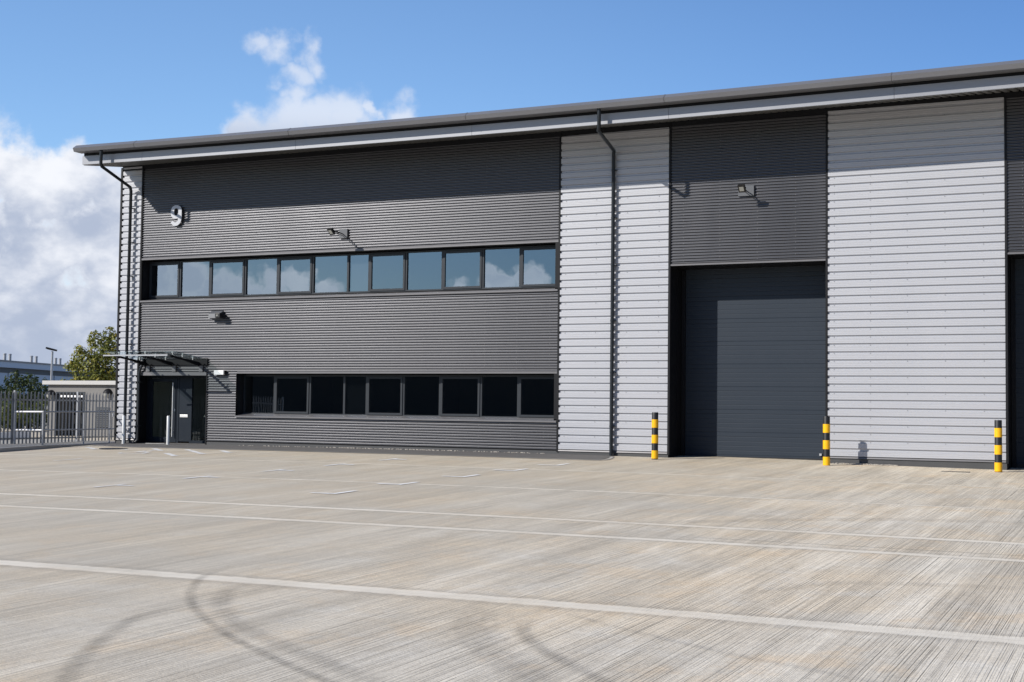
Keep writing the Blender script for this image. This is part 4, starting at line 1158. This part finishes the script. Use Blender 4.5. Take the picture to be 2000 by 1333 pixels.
for i, (dx, dy, dist, r, h, lab) in enumerate(((-0.714, 0.700, 62, 0.75, 1.0, 'low bright green bush at the far left edge behind the fence'), (-0.7055, 0.7085, 61, 0.62, 1.15, 'low yellow green bush in front of the big dark shrub'), (-0.6915, 0.722, 63, 0.6, 1.1, 'low green bush touching the left end of the kiosk'), (-0.699, 0.715, 62, 0.5, 0.75, 'lowest green bush hidden mostly behind the fence pales'))):
    bx, by = along(dx, dy, dist)
    tree('low_bush', bx, by, -0.2, [(T_(0, 0, h), r, 0.9), (T_(-0.4, 0.1, h * 0.7), r * 0.8, 0.9), (T_(0.45, 0.1, h * 0.7), r * 0.75, 0.9)], lab, 'leaf_low' if i != 3 else 'leaf_bush', 900, 0.08, 20 + i, 0.7, 0.05, 'bush')

# lamp column
lx, ly = along(-0.689, 0.725, 118)
lp = thing('street_lamp', (lx, ly, 0), 'grey twin pole lamp column with a flat floodlight head above the kiosk', 'street lamp')
m_ = MB(); m_.tube([(lx + 0.06, ly, -0.2), (lx + 0.06, ly, 3.0), (lx + 0.09, ly, 5.45)], 0.07, 10); m_.tube([(lx - 0.16, ly + 0.3, -0.2), (lx - 0.13, ly + 0.3, 5.45)], 0.055, 10); link('column', m_, 'pale_steel', lp, True)
m_ = MB(); m_.obox((lx + 0.0, ly, 5.62), (0.34, 0.20, -0.10), (-0.12, 0.22, 0.0), (0.02, 0.0, 0.07)); link('lamp_head', m_, 'trim', lp)
m_ = MB(); m_.obox((lx - 0.02, ly - 0.10, 5.60), (0.22, 0.12, -0.06), (-0.03, 0.05, 0.0), (0.01, 0.0, 0.055)); link('lens', m_, 'lens', lp)

# far warehouse
A0 = Vector(along(-0.722, 0.692, 156)); A1 = Vector(along(-0.650, 0.760, 195))
dv = (A1 - A0).normalized(); nv = Vector((-dv.y, dv.x))    # into the building
if nv.dot(A0 - Vector((0, -34.77))) < 0: nv = -nv
ZE = 5.92
def FP(a, d, z): q = A0 + dv * a + nv * d; return (q.x, q.y, z)
L_ = (A1 - A0).length
fw = thing('warehouse', (A0.x, A0.y, 0), 'distant pale blue warehouse with dark eaves band and roof flues', 'warehouse')
def fbox(mb, a0, a1, d0, d1, z0, z1):
    vs = [FP(a, d, z) for z in (z0, z1) for d in (d0, d1) for a in (a0, a1)]
    mb.add(vs, [(0, 2, 3, 1), (4, 5, 7, 6), (0, 1, 5, 4), (2, 6, 7, 3), (0, 4, 6, 2), (1, 3, 7, 5)])
m_ = MB(); fbox(m_, -30, L_ + 10, 0.6, 40, -0.3, 4.55); link('wall', m_, 'far_wall', fw)
for i in range(12):
    m_ = MB(); fbox(m_, -28 + i * 6.0, -27.93 + i * 6.0, 0.56, 0.6, -0.3, 4.55); link('panel_joint', m_, 'far_band', fw)
m_ = MB(); fbox(m_, -30.2, L_ + 10.2, 0.5, 40, 4.55, 5.12); link('eaves_band', m_, 'far_band', fw)
m_ = MB(); fbox(m_, -30.5, L_ + 10.5, 0.0, 40, 5.12, 5.74); link('fascia', m_, 'far_wall', fw)
m_ = MB(); fbox(m_, -30.6, L_ + 10.6, -0.12, 40, 5.74, 5.92); link('roof', m_, 'far_roof', fw)
P0 = Vector((0, -34.77))
for dxy, lab in (((-0.705, 0.710), 0), ((-0.6925, 0.7215), 0), ((-0.681, 0.732), 0)):
    # where the sight direction crosses the roof line
    d_ = Vector(dxy); den = d_.x * dv.y - d_.y * dv.x
    s_ = ((A0 - P0).x * dv.y - (A0 - P0).y * dv.x) / den
    q = P0 + d_ * s_; a_ = (q - A0).dot(dv)
    for k_ in (0, 1):
        m_ = MB(); c = FP(a_ + (k_ - 0.5) * 1.25, 1.2, 0)
        m_.lathe((c[0], c[1], 5.9), [(0.17, 0), (0.17, 0.72), (0.20, 0.74), (0.20, 0.80), (0.14, 0.86)], 14)
        link('flue', m_, 'pale_steel', fw, True)

# the dark shed across the yard, which the ground floor glass mirrors
os_ = thing('warehouse', (-60, -82, 0), 'long dark shed across the yard, mirrored in the ground floor glass', 'warehouse')
m_ = MB(); m_.box(-190, 30, -120, -84, -1.5, 5.2); link('wall', m_, 'far_shed', os_)
m_ = MB(); m_.add([(x, y, z) for x in (-191, 31) for y, z in ((-120.5, 5.1), (-102, 7.2), (-83.4, 5.1), (-83.4, 5.5), (-102, 7.6), (-120.5, 5.5))], [(0, 1, 2, 3, 4, 5), (11, 10, 9, 8, 7, 6), (0, 6, 7, 1), (1, 7, 8, 2), (2, 8, 9, 3), (3, 9, 10, 4), (4, 10, 11, 5), (5, 11, 6, 0)])
link('roof', m_, 'far_shed', os_)
